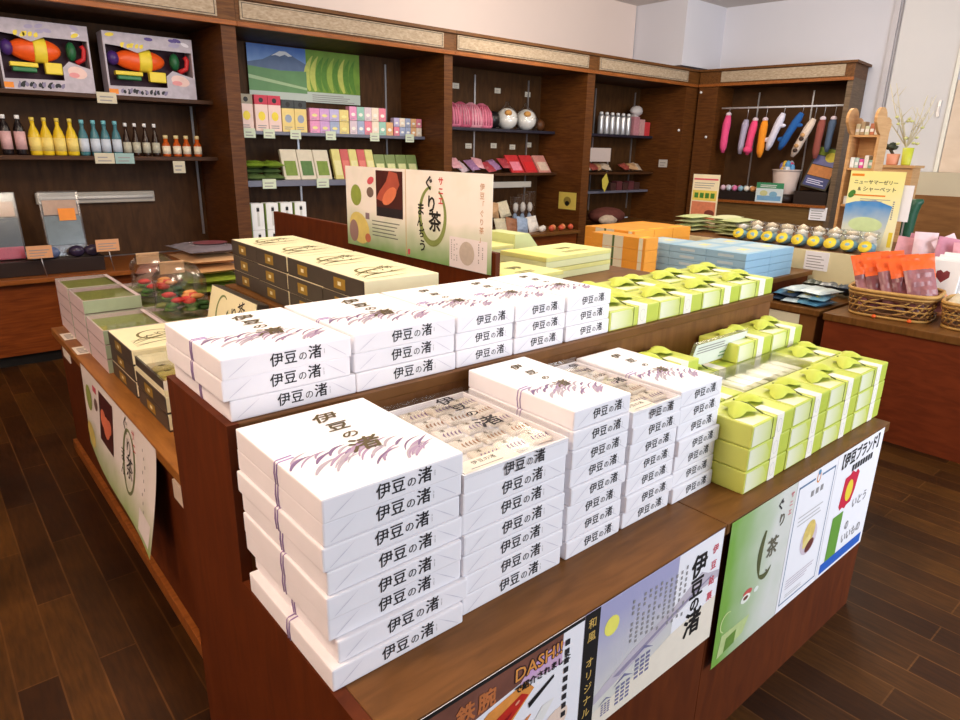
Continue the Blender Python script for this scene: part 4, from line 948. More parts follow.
# ------------------------------------------------------------------ basket counter at right
t = thing('basket_counter', 'dark red brown counter at right holding woven baskets', 'counter', (3.93, 0, 0))
b = MB(); b.box(3.93, .05, .61, 4.95, 1.555, .65, TOPW, bev=.003); b.build('top', t)
b = MB(); b.box(3.94, .06, 0, 4.94, 1.545, .609, wood('deep_red_brown_panel', (100, 42, 20), (122, 54, 26), .45, (1.5, 1.5, 6), 5.)); b.build('body', t)
CANE = col((190, 146, 78), .5, .2, 60); CANED = col((110, 70, 34), .6, .2, 60)
def basket(label, cx, cy, w, d, h, rz):
    t = thing('woven_basket', label, 'basket', (cx, cy, .6504), rz)
    m = Matrix.Translation((cx, cy, .6504)) @ Matrix.Rotation(rz, 4, 'Z')
    def P(a, z, k=1.):
        q = .5
        e = k*(1+.10*z/h); c, s = math.cos(a), math.sin(a)
        return ((w/2)*e*math.copysign(abs(c)**q, c), (d/2)*e*math.copysign(abs(s)**q, s), z)
    N = 48
    def ringt(b, z, r, mm, k=1.): b.tube([P(2*math.pi*i/N, z, k) for i in range(N+1)], r, mm, 6, m)
    b = MB(); ringt(b, .008, .008, CANE); ringt(b, .028, .006, CANED); b.build('foot_rim', t)
    b = MB(); ringt(b, h, .011, CANE); ringt(b, h-.02, .008, CANE); ringt(b, h-.034, .006, CANED); b.build('top_rim', t)
    b = MB(); M2 = 20
    for i in range(M2):
        for sg in (1, -1):
            a = 2*math.pi*i/M2
            b.tube([P(a + sg*t_*.62, .018+(h-.045)*t_) for t_ in (0, .25, .5, .75, 1)], .0052, CANE if sg > 0 else CANED, 5, m)
    for z in (.045, h*.5): ringt(b, z+.012, .0045, CANE, 1.005)
    b.build('hexagon_weave', t)
    b = MB(); vs = [P(2*math.pi*i/N, .012, .97) for i in range(N)]; b.add(vs, [list(range(N))], CANED, m); b.build('bottom', t)
    return m
m1 = basket('woven cane basket of orange topped snack bags on right counter', 4.22, 1.30, .34, .40, .145, R(8))
ORT = col((232, 96, 36), .35, .15); SNK = col((116, 62, 66), .22, .5, 12); SNK2 = col((150, 98, 100), .22, .5, 12)
random.seed(13)
for i in range(5):
    y = .135 - i*.064
    m = m1 @ Matrix.Translation((-.07, y - .005, .175 + [.02, .0, .01, .005, .01][i])) @ Matrix.Rotation(R(-22), 4, 'X') @ Matrix.Rotation(R(16), 4, 'Y') @ Matrix.Rotation(R(-50), 4, 'Z') @ Matrix.Rotation(R(90), 4, 'X')
    b = MB(); b.pillow(.165, .29, .042, SNK if i % 2 else SNK2, m, 12, .55, ORT, [.55, .6, .75, .62, .8][i]); tag(b.build('snack_bag'), 'orange topped clear snack bag, %s in front row of the basket' % from_left(i, 5), 'snack bag', 'orange topped snack bags in the basket')
for i in range(4):
    m = m1 @ Matrix.Translation((.085, .125 - i*.075, .19 + .012*(i % 2))) @ Matrix.Rotation(R(-16), 4, 'X') @ Matrix.Rotation(R(10), 4, 'Y') @ Matrix.Rotation(R(-50), 4, 'Z') @ Matrix.Rotation(R(90), 4, 'X')
    b = MB(); b.pillow(.16, .29, .045, SNK2, m, 12, .5, ORT, .5); tag(b.build('snack_bag'), 'orange topped snack bag, %s in rear row of the basket' % from_left(i, 4), 'snack bag', 'orange topped snack bags in the basket')
for i, (dx, dy) in enumerate(((-.175, .05), (-.168, -.12))):
    b = MB(); p = m1 @ Vector((dx-.02, dy, .012)); b.ball(p, (.012, .012, .011), ORT, 2); tag(b.build('orange_bead'), 'tiny orange bead at the foot of the cane basket, %s' % ['left', 'right'][i], 'bead')
m2 = basket('second cane basket cut off by the right frame edge', 4.24, .865, .32, .34, .135, R(4))
for i in range(5):
    m = m2 @ Matrix.Translation((-.06 + (i % 2)*.1, .11 - i*.055, .12)) @ Matrix.Rotation(R(30), 4, 'X') @ Matrix.Rotation(random.uniform(-.5, .5), 4, 'Y')
    b = MB(); b.pillow(.13, .11, .05, [col((206, 190, 160), .4, .2), col((150, 160, 90), .4, .3), col((226, 216, 206), .4, .1)][i % 3], m, 8, .3); tag(b.build('snack_bag'), 'pale snack bag, %s in the basket at the right frame edge' % from_left(i, 5), 'snack bag', 'pale bags in the right basket')
# white packs with heart and pink bags behind the basket
for i in range(4):
    m = Matrix.Translation((4.50 + i*.035, 1.175 - i*.012, .6505)) @ Matrix.Rotation(R(12), 4, 'Y')
    b = MB(); b.box(-.012, -.085, .0, .012, .085, .30 + .012*i, WHITE, m, .004); tt = b.build('flat_pack'); tag(tt, 'white flat pack with red heart, %s of four behind the basket' % ['front', 'second', 'third', 'rear'][i], 'pack', 'white packs behind the basket')
    if i == 0:
        b = MB(); fm = m @ frame((-.0128, .085, 0), (0, -1, 0), Zv); b.flat([(.085, .17), (.05, .205), (.052, .235), (.07, .243), (.085, .23), (.10, .243), (.118, .235), (.12, .205)], 0, col((120, 40, 44), .5, .2), fm); b.build('heart_print', tt)
PKP = [col((220, 160, 170), .35, .2), col((196, 130, 150), .35, .2), col((226, 196, 200), .35, .15)]
for i in range(8):
    m = Matrix.Translation((4.76 + .05*(i % 2), 1.47 - i*.055, .845 + .02*(i % 3))) @ Matrix.Rotation(R(75), 4, 'X') @ Matrix.Rotation(R(-60 + random.uniform(-8, 8)), 4, 'Y') @ Matrix.Rotation(random.uniform(-.4, .4), 4, 'Z')
    b = MB(); b.pillow(.13, .38, .035, PKP[i % 3], m, 8, .3); tag(b.build('snack_bag'), 'pink snack bag, %s in the row at back of right counter' % from_left(i, 8), 'snack bag', 'pink bags at the back of the right counter')
b = MB(); b.ball((4.43, 1.145, .735), (.05, .05, .06), col((236, 150, 96), .4, .15), 2, .08); b.lathe([(.045, 0), (.05, .03)], col((236, 150, 96), .4, .15), Matrix.Translation((4.43, 1.145, .6508)), 14); tag(b.build('orange_pouch'), 'small peach orange pouch in front of the white heart packs', 'pouch')
for i in range(3):
    b = MB(); m = Matrix.Translation((4.52, 1.0 - i*.07, .70+.01*i)) @ Matrix.Rotation(R(50), 4, 'Y'); b.pillow(.15, .075, .05, [col((206, 206, 214), .3, .2), col((180, 186, 196), .3, .2), col((214, 204, 190), .3, .2)][i], m, 8, .3); tag(b.build('silver_pouch'), 'silvery pouch, %s beside the orange pouch on right counter' % from_left(i, 3), 'pouch', 'silvery pouches on the right counter')
# umbrella-like green wrapped item
b = MB(); b.tube([(5.9, 1.83, .66), (5.9, 1.832, .95), (5.9, 1.83, 1.1), (5.9, 1.80, 1.19), (5.9, 1.76, 1.20)], [.015, .045, .05, .04, .015], col((36, 84, 60), .4, .3, 30), 10); b.box(5.86, 1.79, .0, 5.94, 1.87, .66, DARK); tag(b.build('green_figure'), 'dark green wrapped ornament standing before the back counter', 'ornament')

# ------------------------------------------------------------------ low back counter against the right wall
t = thing('wall_counter', 'long low brown counter with pale upper band along the right wall', 'counter', WO + WD*2.2)
m = wm(0)
b = MB(); b.box(2.15, 0.0, .06, 6.2, 1.118, .42, wood('back_counter_panel', (124, 82, 44), (146, 100, 58), .45, (1, 1, 6), 4.), m); b.build('front_panel', t)
b = MB(); b.box(2.15, 1.1185, .06, 6.2, 1.365, .40, col((206, 192, 164), .4, .05, 4.), m); b.build('upper_band', t)
# ------------------------------------------------------------------ left cabinet: toys, drinks, packs
def toy_box(x0, x1, z0, z1, lab):
    t = thing('toy_box', lab, 'toy', (x0, 5.73, z0))
    w, h = x1-x0, z1-z0; D = .16; y = 5.725
    b = MB(); fm = frame((x0, y, z0), X, Zv); CARD = col((186, 176, 186), .5, .3, 24)
    b.box(x0, y+.001, z0, x1, y+D, z0+.012, CARD); b.box(x0, y+.001, z1-.012, x1, y+D, z1, CARD); b.box(x0, y+D-.01, z0+.012, x1, y+D, z1-.012, col((60, 20, 40), .6, .2)); b.box(x0, y+.001, z0+.012, x0+.012, y+D-.01, z1-.012, CARD); b.box(x1-.012, y+.001, z0+.012, x1, y+D-.01, z1-.012, CARD)
    b.flat([(0, h*.80), (w*.18, h*.78), (w*.36, h*.70), (w*.5, h*.78), (w, h*.78), (w, h), (0, h)], .0, CARD, fm)
    b.flat([(0, 0), (w, 0), (w, h*.36), (w*.88, h*.40), (w*.74, h*.46), (w*.66, h*.36), (w*.66, h*.17), (0, h*.15)], .0, CARD, fm); b.build('card_box', t)
    b = MB()
    for k in range(7): b.disc(w*random.uniform(.05, .95), h*random.uniform(.84, .96), w*.05, h*.03, .0006+k*.0001, random.choice([col((170, 160, 190), .5), col((230, 224, 232), .5), YEL, col((90, 70, 140), .5)]), fm, 10, random.uniform(-.5, .5))
    for k in range(16): b.blade((w*(.14+.032*k), h*random.uniform(.03, .06)), (w*(.15+.032*k+random.uniform(-.015, .03)), h*random.uniform(.09, .13)), random.uniform(-.4, .4), h*.045, .0012+k*.00001, BLACK if k % 3 else col((130, 120, 150), .5), fm)
    for k in range(5): b.blade((w*(.2+.05*k), h*.77), (w*(.23+.05*k), h*.84), random.uniform(-.3, .3), h*.05, .0015, YEL, fm)
    b.rect(0, h*.02, w*.1, h*.1, .001, ORANGE, fm)
    b.disc(w*.82, h*.30, w*.11, h*.09, .0012, col((236, 200, 190), .5, .1), fm, 16, -.2); b.disc(w*.78, h*.26, w*.06, h*.04, .0014, col((230, 150, 150), .5, .1), fm); b.build('box_print', t)
    OB = col((238, 92, 30), .35, .08)
    b = MB(); b.ball((x0+w*.40, y+.07, z0+h*.60), (w*.29, .06, h*.18), OB, 3); tt = b.build('orange_body', t)
    b = MB(); b.lathe([(h*.182, -w*.07), (h*.19, -w*.055), (h*.19, w*.055), (h*.182, w*.07)], YEL, Matrix.Translation((x0+w*.45, y+.07, z0+h*.60)) @ Matrix.Rotation(R(90), 4, 'Y') @ Matrix.Scale(.80, 4, (0, 1, 0)), 24); b.build('yellow_band', tt)
    b = MB(); b.box(x0+w*.47, y+.006, z0+h*.25, x0+w*.66, y+.06, z0+h*.42, YEL, bev=.008); b.box(x0+w*.12, y+.012, z0+h*.26, x0+w*.38, y+.07, z0+h*.33, col((36, 110, 60), .4), bev=.008); b.box(x0+w*.10, y+.012, z0+h*.335, x0+w*.40, y+.07, z0+h*.40, YEL, bev=.006); b.ball((x0+w*.80, y+.06, z0+h*.62), (w*.06, .04, h*.15), col((36, 100, 60), .4, .1), 2); b.tube([(x0+w*.84, y+.05, z0+h*.45), (x0+w*.93, y+.05, z0+h*.52), (x0+w*.95, y+.05, z0+h*.66), (x0+w*.92, y+.05, z0+h*.72)], w*.03, RED, 8); b.ball((x0+w*.1, y+.05, z0+h*.6), (w*.07, .04, h*.12), col((70, 40, 110), .4), 2); b.build('toy_fittings', t)
toy_box(.67, 1.215, 1.8365, 2.275, 'toy set box at the left end of the top shelf, cut by the frame')
toy_box(1.305, 1.925, 1.8365, 2.265, 'toy set box on the top shelf, right of the other toy box')
def bottle(kind):
    prof, body, lab, cap = {
        'black': ([(.032, 0), (.034, .01), (.034, .17), (.026, .20), (.013, .225), (.013, .25)], col((30, 22, 24), .2, .1), col((214, 170, 170), .5, .2, 60), WHITE),
        'yellow': ([(.036, 0), (.038, .01), (.038, .13), (.028, .165), (.013, .20), (.013, .24)], col((226, 190, 40), .2, .1), col((240, 214, 120), .5, .15, 60), col((226, 200, 90), .4)),
        'blue': ([(.030, 0), (.032, .01), (.032, .13), (.024, .165), (.013, .19), (.014, .235)], col((70, 120, 130), .15, .15), col((206, 214, 226), .5, .15, 60), col((120, 190, 200), .4)),
        'brown': ([(.027, 0), (.028, .01), (.028, .11), (.020, .15), (.011, .18), (.011, .225)], col((44, 26, 18), .2, .15), col((190, 186, 166), .5, .15, 60), WHITE),
        'amber': ([(.029, 0), (.030, .008), (.030, .085), (.020, .105), (.016, .11), (.016, .145)], col((190, 84, 26), .2, .15), col((240, 226, 200), .5, .1, 60), col((226, 206, 150), .4))}[kind]
    t = thing('drink_bottle', kind, 'bottle')
    b = MB(); b.lathe(prof, body, I4, 14); b.build('glass_body', t)
    r = prof[1][0]+.0006; zt = prof[2][1]
    b = MB(); b.lathe([(r, zt*.22), (r, zt*.92)], lab, I4, 14); b.build('paper_label', t)
    zc = prof[-1][1]; rc = prof[-1][0]+.002
    b = MB(); b.lathe([(rc, zc-.012), (rc, zc+.012), (rc*.8, zc+.014)], cap, I4, 12); b.build('cap', t)
    return Proto(t)
SHZ = 1.4085
for kind, xs, cols in (('black', [.632, .715], 'dark bottle with pale pink label and white cap'), ('yellow', [.800, .872, .950, 1.03], 'yellow drink bottle'), ('blue', [1.105, 1.18, 1.25, 1.325], 'blue green soda bottle'), ('brown', [1.395, 1.46, 1.53, 1.60], 'dark brown bottle with pale label'), ('amber', [1.675, 1.755, 1.83, 1.915], 'small amber jar bottle')):
    p = bottle(kind); n = len(xs)
    for i, x in enumerate(xs): p.put((x, 5.80, SHZ), 0, '%s, %s of its four, left cabinet' % (cols, from_left(i, n)) if n == 4 else '%s, %s of two, left cabinet' % (cols, 'left' if i == 0 else 'right'), 'drink bottles on the left cabinet shelf')
p = None
def price_tag(o, w, h, m, label, wall=False, group=None, rz=0):
    b = MB(); b.box(0, -.0012, 0, w, 0, h, m, Matrix.Translation(o) @ Matrix.Rotation(rz, 4, 'Z'))
    t = tag(b.build('price_tag'), label, 'price tag', group)
    b = MB(); fm = Matrix.Translation(o) @ Matrix.Rotation(rz, 4, 'Z') @ frame((0, -.0017, 0), X, Zv); b.lines(w*.15, h*.2, w*.85, h*.85, 2, 0, GREY, fm, .35); b.build('tag_print', t)
PT = col((206, 196, 170), .6, .04); PTB = col((150, 180, 176), .6, .04)
price_tag((1.14, 5.697, 1.355), .13, .075, PT, 'cream price tag under the blue soda bottles'); price_tag((1.275, 5.697, 1.355), .13, .075, PTB, 'blue price tag under the dark brown bottles')
price_tag((1.21, 5.697, 1.775), .13, .075, PT, 'cream price tag between the two toy boxes'); price_tag((1.68, 5.697, 1.285), .09, .09, PT, 'small tag hanging below the amber jar bottles')
b = MB(); b.box(.78, 6.085, 1.045, 1.62, 6.125, 1.13, col((176, 168, 156), .4, .05), bev=.006); q = tag(b.build('lamp_batten'), 'switched off tube lamp batten fixed on the left cabinet back', 'lamp')
b = MB(); b.tube([(.80, 6.07, 1.09), (1.60, 6.07, 1.09)], .014, col((226, 222, 216), .3, .02), 10); b.build('tube', q)
b = MB(); b.box(.10, 5.47, .6125, 1.06, 5.80, .715, col((40, 22, 14), .5, .1), bev=.004); tag(b.build('display_tray'), 'dark tray box on the left base holding tall packs', 'tray')
random.seed(4)
def tall_pack(x, w, h, c, low, lab):
    t = thing('tall_clear_pack', lab, 'pack', (x, 5.56, .716))
    m = Matrix.Translation((x, 5.55, .722)) @ Matrix.Rotation(R(-12), 4, 'X')
    b = MB(); b.box(-w/2, .006, 0, w/2, .05, h, CLEARB, m, .006); b.build('clear_sleeve', t)
    b = MB(); b.box(-w/2+.012, .015, .08, w/2-.012, .04, h*.62, c, m, .006); b.box(-w/2+.02, .018, h*.64, w/2-.02, .03, h*.86, col((190, 150, 120), .5, .2), m); b.build('content', t)
    if low: b = MB(); b.box(-w/2+.008, .012, .004, w/2-.008, .045, .09, low, m, .01); b.build('lower_content', t)
    return m
tall_pack(.47, .27, .46, col((60, 66, 74), .3, .3), col((190, 60, 90), .3, .25, 60), 'tall clear pack with pink lower part at the left frame edge')
mm_ = tall_pack(.86, .25, .46, col((92, 106, 110), .3, .3), None, 'tall clear pack with orange sticker on the left base')
b = MB(); b.box(-.02, .002, .25, .085, .0045, .335, ORANGE, mm_); tag(b.build('orange_sticker'), 'orange sticker card on the tall clear pack', 'sticker')
for i, (x, c) in enumerate(((.64, (150, 170, 190)), (.745, (96, 110, 150)), (.90, (50, 40, 64)), (1.0, (60, 50, 70)))):
    b = MB(); b.ball((x, 5.515, .757), (.052, .038, .041), col(c, .15, .3, 60), 3); tag(b.build('glass_ball_pack'), 'shiny %s ball shaped pack, %s on the dark tray' % (['pale', 'bluish', 'dark', 'smoky'][i], from_left(i, 4)), 'pack', 'ball packs on the dark tray')
TAGO = col((222, 164, 120), .5, .05)
for i, (x, z) in enumerate(((.66, .74), (1.08, .755))):
    t = thing('stick_price_tag', '%s peach price tag on a thin wire before the dark tray' % ['left', 'right'][i], 'price tag', (x, 5.40, .6125), 0, 'peach price tags on wires')
    b = MB(); b.box(x-.075, 5.399, z, x+.075, 5.402, z+.085, TAGO); b.build('card', t)
    b = MB(); b.tube([(x+.02, 5.404, .6125), (x, 5.404, z+.03)], .003, STEEL, 5); b.build('wire', t)
    b = MB(); b.lines(x-.06, z+.015, x+.06, z+.07, 3, 0, GREY, frame((0, 5.3985, 0), X, Zv), .3); b.build('tag_print', t)
# stacked packs behind the left counter, on a small table
t = thing('side_table', 'small brown table behind the left counter holding stacked packs', 'table', (.98, 3.75, 0))
b = MB(); b.box(.90, 3.75, .62, 1.85, 4.60, .65, TOPW, bev=.003); b.build('top', t)
b = MB(); b.box(.92, 3.77, 0, 1.83, 4.58, .619, PANEL); b.build('body', t)
PK = [col((150, 166, 60), .4, .2), col((140, 160, 54), .4, .2), col((206, 160, 110), .4, .2), col((222, 176, 130), .4, .15), col((120, 112, 122), .25, .25, 20)]
PKN = ['green', 'green', 'peach', 'peach', 'greyish purple']
for k in range(5):
    b = MB(); m = Matrix.Translation((1.36, 4.15, .6785 + k*.058)) @ Matrix.Rotation(random.uniform(-.08, .08), 4, 'Z'); b.pillow(.34, .40, .056, PK[k], m, 8, .08)
    o = b.build('flat_pack'); tag(o, '%s flat pack, %s in the pile behind left counter' % (PKN[k], from_top(4-k, 5)), 'pack', 'flat packs behind the left counter')
    if k == 4: b = MB(); b.disc(.02, -.02, .10, .09, 0, col((120, 60, 70), .4, .3), m @ Matrix.Translation((0, 0, .030))); b.build('round_print', o)
for i, (x, y, c, nm) in enumerate(((1.02, 4.0, (120, 84, 66), 'brown'), (1.10, 4.35, (150, 96, 80), 'reddish'), (1.62, 4.0, (120, 66, 58), 'dark red'), (1.66, 4.40, (104, 84, 90), 'mauve'))):
    for k in range(2):
        b = MB(); m = Matrix.Translation((x, y, .69 + k*.078)) @ Matrix.Rotation(random.uniform(-.4, .4), 4, 'Z'); b.pillow(.19, .22, .075, col(c, .3, .3, 20), m, 8, .2)
        tag(b.build('soft_pack'), '%s soft clear pack, %s one, on the table behind left counter' % (nm, ['lower', 'upper'][k]), 'pack', 'soft packs behind the left counter')

# ------------------------------------------------------------------ second cabinet
t, fm = poster('poster', 'landscape poster of a white peaked mountain and tea fields in wall cabinet', (2.51, 6.10, 1.90), X, Zv, 1.11, .45, col((196, 206, 196), .5, .03))
b = MB()
b.rect(0, .20, .55, .45, .0004, grad('sky_print', (150, 186, 226), (52, 104, 190), 2, .22, .46), fm)
b.flat([(.0, .30), (.14, .33), (.30, .41), (.36, .41), (.46, .36), (.55, .32), (.55, .20), (0, .20)], .0006, col((96, 116, 150), .5, .25, 12), fm)
b.flat([(.22, .365), (.30, .41), (.36, .41), (.42, .378), (.38, .37), (.35, .385), (.30, .365), (.26, .375)], .0008, WHITE, fm)
b.flat([(0, .07), (.55, .07), (.55, .26), (.3, .25), (.0, .27)], .0009, col((104, 150, 96), .5, .2, 8), fm)
b.flat([(.0, .17), (.55, .10), (.55, .12), (0, .20)], .0011, col((170, 196, 150), .5, .1), fm); b.build('mountain_picture', t)
b = MB(); b.rect(.55, .09, 1.11, .45, .0004, col((120, 160, 50), .5, .45, 7), fm)
for i in range(9): b.blade((.58+i*.06, .10), (.62+i*.055, .40), .15, .05, .0007, random.choice([col((200, 206, 96), .5, .2), col((90, 140, 40), .5, .3), col((160, 186, 70), .5, .2)]), fm)
b.build('tea_leaf_picture', t)
b = MB(); b.lines(.60, .01, 1.05, .08, 4, .0006, GREY, fm, .4); b.build('lettering', t)
def small_carton(x, y, z, w, d, h, body, top, dot, lab, grp, name='small_carton'):
    t = thing(name, lab, 'carton', (x, y, z), 0, grp)
    b = MB(); b.box(x, y, z, x+w, y+d, z+h, body, bev=.002); b.build('carton_body', t)
    if top: b = MB(); b.box(x-.0006, y-.0008, z+h*.74, x+w+.0006, y+d, z+h+.001, top); b.build('carton_top', t)
    b = MB(); fm = frame((x, y-.0012, z), X, Zv)
    if top: b.disc(w/2, h*.86, w*.18, w*.18, 0, BLACK, fm, 12)
    b.disc(w/2, h*.42, w*.28, h*.13, 0, dot, fm, 12); b.lines(w*.15, h*.08, w*.85, h*.2, 2, 0, GREY, fm, .4); b.build('carton_print', t)
Zs = 1.6225
CI = [(2.265, (150, 140, 120), 'grey topped'), (2.395, (196, 46, 70), 'first red topped'), (2.512, (196, 46, 70), 'second red topped'), (2.632, (56, 60, 60), 'first dark topped'), (2.748, (56, 60, 60), 'second dark topped')]
for i, (x, tc, nm) in enumerate(CI): small_carton(x, 5.74, Zs, .112, .10, .285 if i < 3 else .26, col((236, 206, 196), .5, .06) if i < 3 else col((232, 206, 130), .5, .06), col(tc, .5), YEL if i < 3 else col((150, 160, 180), .5), '%s pale carton on the shelf under the mountain poster' % nm, 'cartons under the mountain poster')
PASTEL = [(226, 150, 190), (206, 160, 210), (190, 180, 220), (226, 206, 130), (216, 196, 206), (150, 196, 180), (226, 130, 150), (160, 170, 200), (220, 170, 120), (236, 220, 200)]
PNAME = ['pink', 'mauve', 'lilac', 'yellow', 'pale pink', 'mint', 'rose', 'blue grey', 'apricot', 'cream']
random.seed(31)
for k in range(2):
    for i in range(4):
        c = [0, 1, 2, 3][i] if k else [0, 1, 7, 3][i]
        small_carton(2.892 + i*.098, 5.745, Zs + .0004 + k*.105, .095, .08, .102, col(PASTEL[c], .5, .15, 40), None, col((236, 226, 150), .5), '%s square carton, %s row, %s of four beside dark topped cartons' % (PNAME[c], ['lower', 'upper'][k], from_left(i, 4)), 'square pastel cartons')
    for i in range(6):
        c = [[4, 7, 6, 9, 5, 8], [0, 5, 4, 9, 6, 0]][k][i]
        if k == 1 and i == 5: continue
        small_carton(3.292 + i*.079, 5.745, Zs + .0004 + k*.122, .076, .07, .119, col(PASTEL[c], .5, .15, 40), None, col((240, 236, 226), .5), '%s narrow carton, %s row, %s on the middle of the shelf' % (PNAME[c], ['lower', 'upper'][k], from_left(i, 6)), 'narrow pastel cartons')
    for i in range(5):
        c = [[6, 7, 7, 8, 9], [2, 9, 7, 8, 6]][k][i]
        small_carton(3.775 + i*.066, 5.745, Zs + .0004 + k*.083, .063, .06, .080, col(PASTEL[c], .5, .2, 40), None, col((240, 236, 226), .5), '%s tiny carton, %s row, %s at the right end of shelf' % (PNAME[c], ['lower', 'upper'][k], from_left(i, 5)), 'tiny cartons at the right end of the shelf')
for i, x in enumerate((2.27, 2.44, 2.68, 3.02, 3.48, 3.88)): price_tag((x, 5.706, 1.565), .10, .075, col((206, 216, 190), .6, .04), 'pale green price tag, %s on the carton shelf edge' % from_left(i, 6), False, 'price tags on the carton shelf')
for i, x in enumerate((2.36, 2.86)): price_tag((x, 5.615, 1.155), .12, .08, col((206, 216, 190), .6, .04), 'pale green price tag, %s on the lower green pack shelf' % ['left', 'right'][i], False, 'price tags on the lower shelf')
GL = [col((110, 136, 40), .35, .35, 20), col((84, 104, 60), .35, .35, 20)]
for i in range(6):
    b = MB(); m = Matrix.Translation((2.24 + (i % 2)*.16 + .09, 5.70 + .07*(i//2 % 2), 1.25 + .052*(i//2))) @ Matrix.Rotation(random.uniform(-.3, .3), 4, 'Z') @ Matrix.Rotation(R(8), 4, 'X')
    b.pillow(.19, .16, .05, GL[0] if i > 3 else GL[1], m, 8, .25); tag(b.build('tea_pack'), 'green tea pack, %s %s, at left end of the lower shelf' % (['bottom', 'middle', 'top'][i//2], ['left', 'right'][i % 2]), 'tea pack', 'green tea packs on the lower shelf')
def stand_pack(x, y, z, w, h, c1, c2, lab, grp, tilt=18):
    t = thing('tea_pack', lab, 'tea pack', (x, y, z), 0, grp)
    m = Matrix.Translation((x, y, z)) @ Matrix.Rotation(R(-tilt), 4, 'X')
    b = MB(); b.box(-w/2, 0, .003, w/2, .035, h, c1, m, .006); b.build('pack_body', t)
    b = MB(); b.box(-w*.36, -.0015, h*.14, w*.36, -.0003, h*.62, c2, m); b.build('pack_print', t)
for i in range(3): stand_pack(2.66 + i*.155, 5.66, 1.2225, .15, .27, col((206, 196, 176), .3, .1), [GL[0], col((70, 110, 50), .4, .3, 30), GL[0]][i], 'clear topped tea pack with green leaves, %s of three on lower shelf' % from_left(i, 3), 'leaf tea packs')
for i in range(5): stand_pack(3.13 + i*.088, 5.67, 1.2225, .085, .28, col((206, 196, 120), .4, .1) if i % 2 == 0 else col((190, 80, 80), .4, .1), col((214, 206, 150), .4, .1) if i % 2 == 0 else col((206, 110, 100), .4, .1), '%s striped tea pack, %s of five on the lower shelf' % (['yellowish', 'reddish'][i % 2], from_left(i, 5)), 'striped tea packs')
for i in range(4): stand_pack(3.60 + i*.125, 5.69, 1.2225, .12, .235, col((112, 130, 74), .4, .15), col((206, 206, 150), .4, .1), 'dark green tea pack with pale label, %s of four on lower shelf' % from_left(i, 4), 'dark green tea packs')
for i in range(4):
    x = 2.19 + i*.128
    for k in range(2):
        t = thing('white_tea_box', 'white tea box, %s row, %s of four, on cabinet ledge' % (['lower', 'upper'][k], from_left(i, 4)), 'tea box', (x, 5.48, .6125), 0, 'white tea boxes on the base ledge')
        b = MB(); b.box(x, 5.48, .6126+k*.218, x+.105, 5.58, .6126+.216+k*.218, WHITE, bev=.002); b.build('box_body', t)
        b = MB(); b.box(x-.008, 5.485, .615+k*.218, x-.0005, 5.58, .825+k*.218, GL[0]); b.build('green_side', t)
        b = MB(); b.rect(.045, .03, .065, .19, 0, col((206, 206, 200), .5), frame((x, 5.4792, .6126+k*.218), X, Zv)); b.rect(.043, .15, .067, .18, .0003, INK, frame((x, 5.4792, .6126+k*.218), X, Zv)); b.build('box_print', t)
for i in range(5):
    b = MB(); x = 2.82 + i*.14; b.box(x, 5.50, .6126, x+.12, 5.58, .73 + .06*(i % 2), [GL[1], col((206, 200, 160), .5, .1), col((150, 160, 110), .5, .1)][i % 3], bev=.003); tag(b.build('tea_box'), 'small %s tea box, %s past the white boxes on the ledge' % (['dark green', 'cream', 'sage'][i % 3], from_left(i, 5)), 'tea box', 'small tea boxes on the ledge')

# ------------------------------------------------------------------ third cabinet
Z3 = 1.7355
PB = [col((206, 110, 136), .4, .35, 26), col((190, 84, 112), .4, .35, 26), col((214, 146, 162), .4, .35, 26)]
for i in range(4):
    b = MB(); m = Matrix.Translation((4.63 + i*.15, 5.985, Z3 + .0005)) @ Matrix.Rotation(R(-38), 4, 'Z') @ Matrix.Diagonal((1, .36, 1, 1))
    b.lathe([(.115, 0), (.132, .02), (.135, .09), (.118, .17), (.07, .235), (.02, .262)], PB[i % 3], m, 20)
    for k in range(9): a = R(200 + 15*k); b.tube([(.134*math.cos(a), .134*math.sin(a), .03), (.136*math.cos(a), .136*math.sin(a), .09), (.119*math.cos(a), .119*math.sin(a), .17), (.07*math.cos(a), .07*math.sin(a), .236)], .007, PB[(i+1) % 3], 5, m)
    o = b.build('pink_bag'); tag(o, 'pink patterned pouch bag, %s of four on the third cabinet shelf' % from_left(i, 4), 'bag', 'pink pouch bags')
b = MB(); b.ball((5.24, 5.96, Z3+.095), (.085, .07, .095), col((24, 20, 22), .3, .2), 3, .05); b.build('black_bag'); tag(bpy.data.objects['black_bag'], 'black crinkled bag between pink bags and white plush toys', 'bag')
PL = col((240, 238, 234), .85, .05, 90)
for i, x in enumerate((5.46, 5.76)):
    t = thing('round_plush', 'round white plush toy with tan patch, %s of two on the shelf' % ['left', 'right'][i], 'plush toy', (x, 5.97, Z3), 0, 'round white plush toys')
    b = MB(); b.ball((x, 5.97, Z3+.117), (.135, .10, .117), PL, 3); b.build('body', t)
    b = MB(); b.ball((x-.05, 5.895, Z3+.175), (.05, .035, .035), col((206, 150, 80), .8, .1), 2); b.build('tan_patch', t)
    b = MB(); b.ball((x+.005, 5.875, Z3+.135), .008, BLACK, 1); b.ball((x+.06, 5.885, Z3+.135), .008, BLACK, 1); b.build('eyes', t)
    b = MB(); b.lathe([(.14, .0), (.145, .12), (.11, .2), (.03, .26), (.02, .30)], CLEARB, Matrix.Translation((x, 5.975, Z3+.001)), 14); b.build('clear_bag', t)
b = MB(); b.ball((6.02, 6.0, Z3+.07), (.07, .06, .07), col((90, 52, 24), .5, .3), 2, .08); b.build('brown_bundle'); tag(bpy.data.objects['brown_bundle'], 'brown bundle at right end of the plush toy shelf', 'bundle')
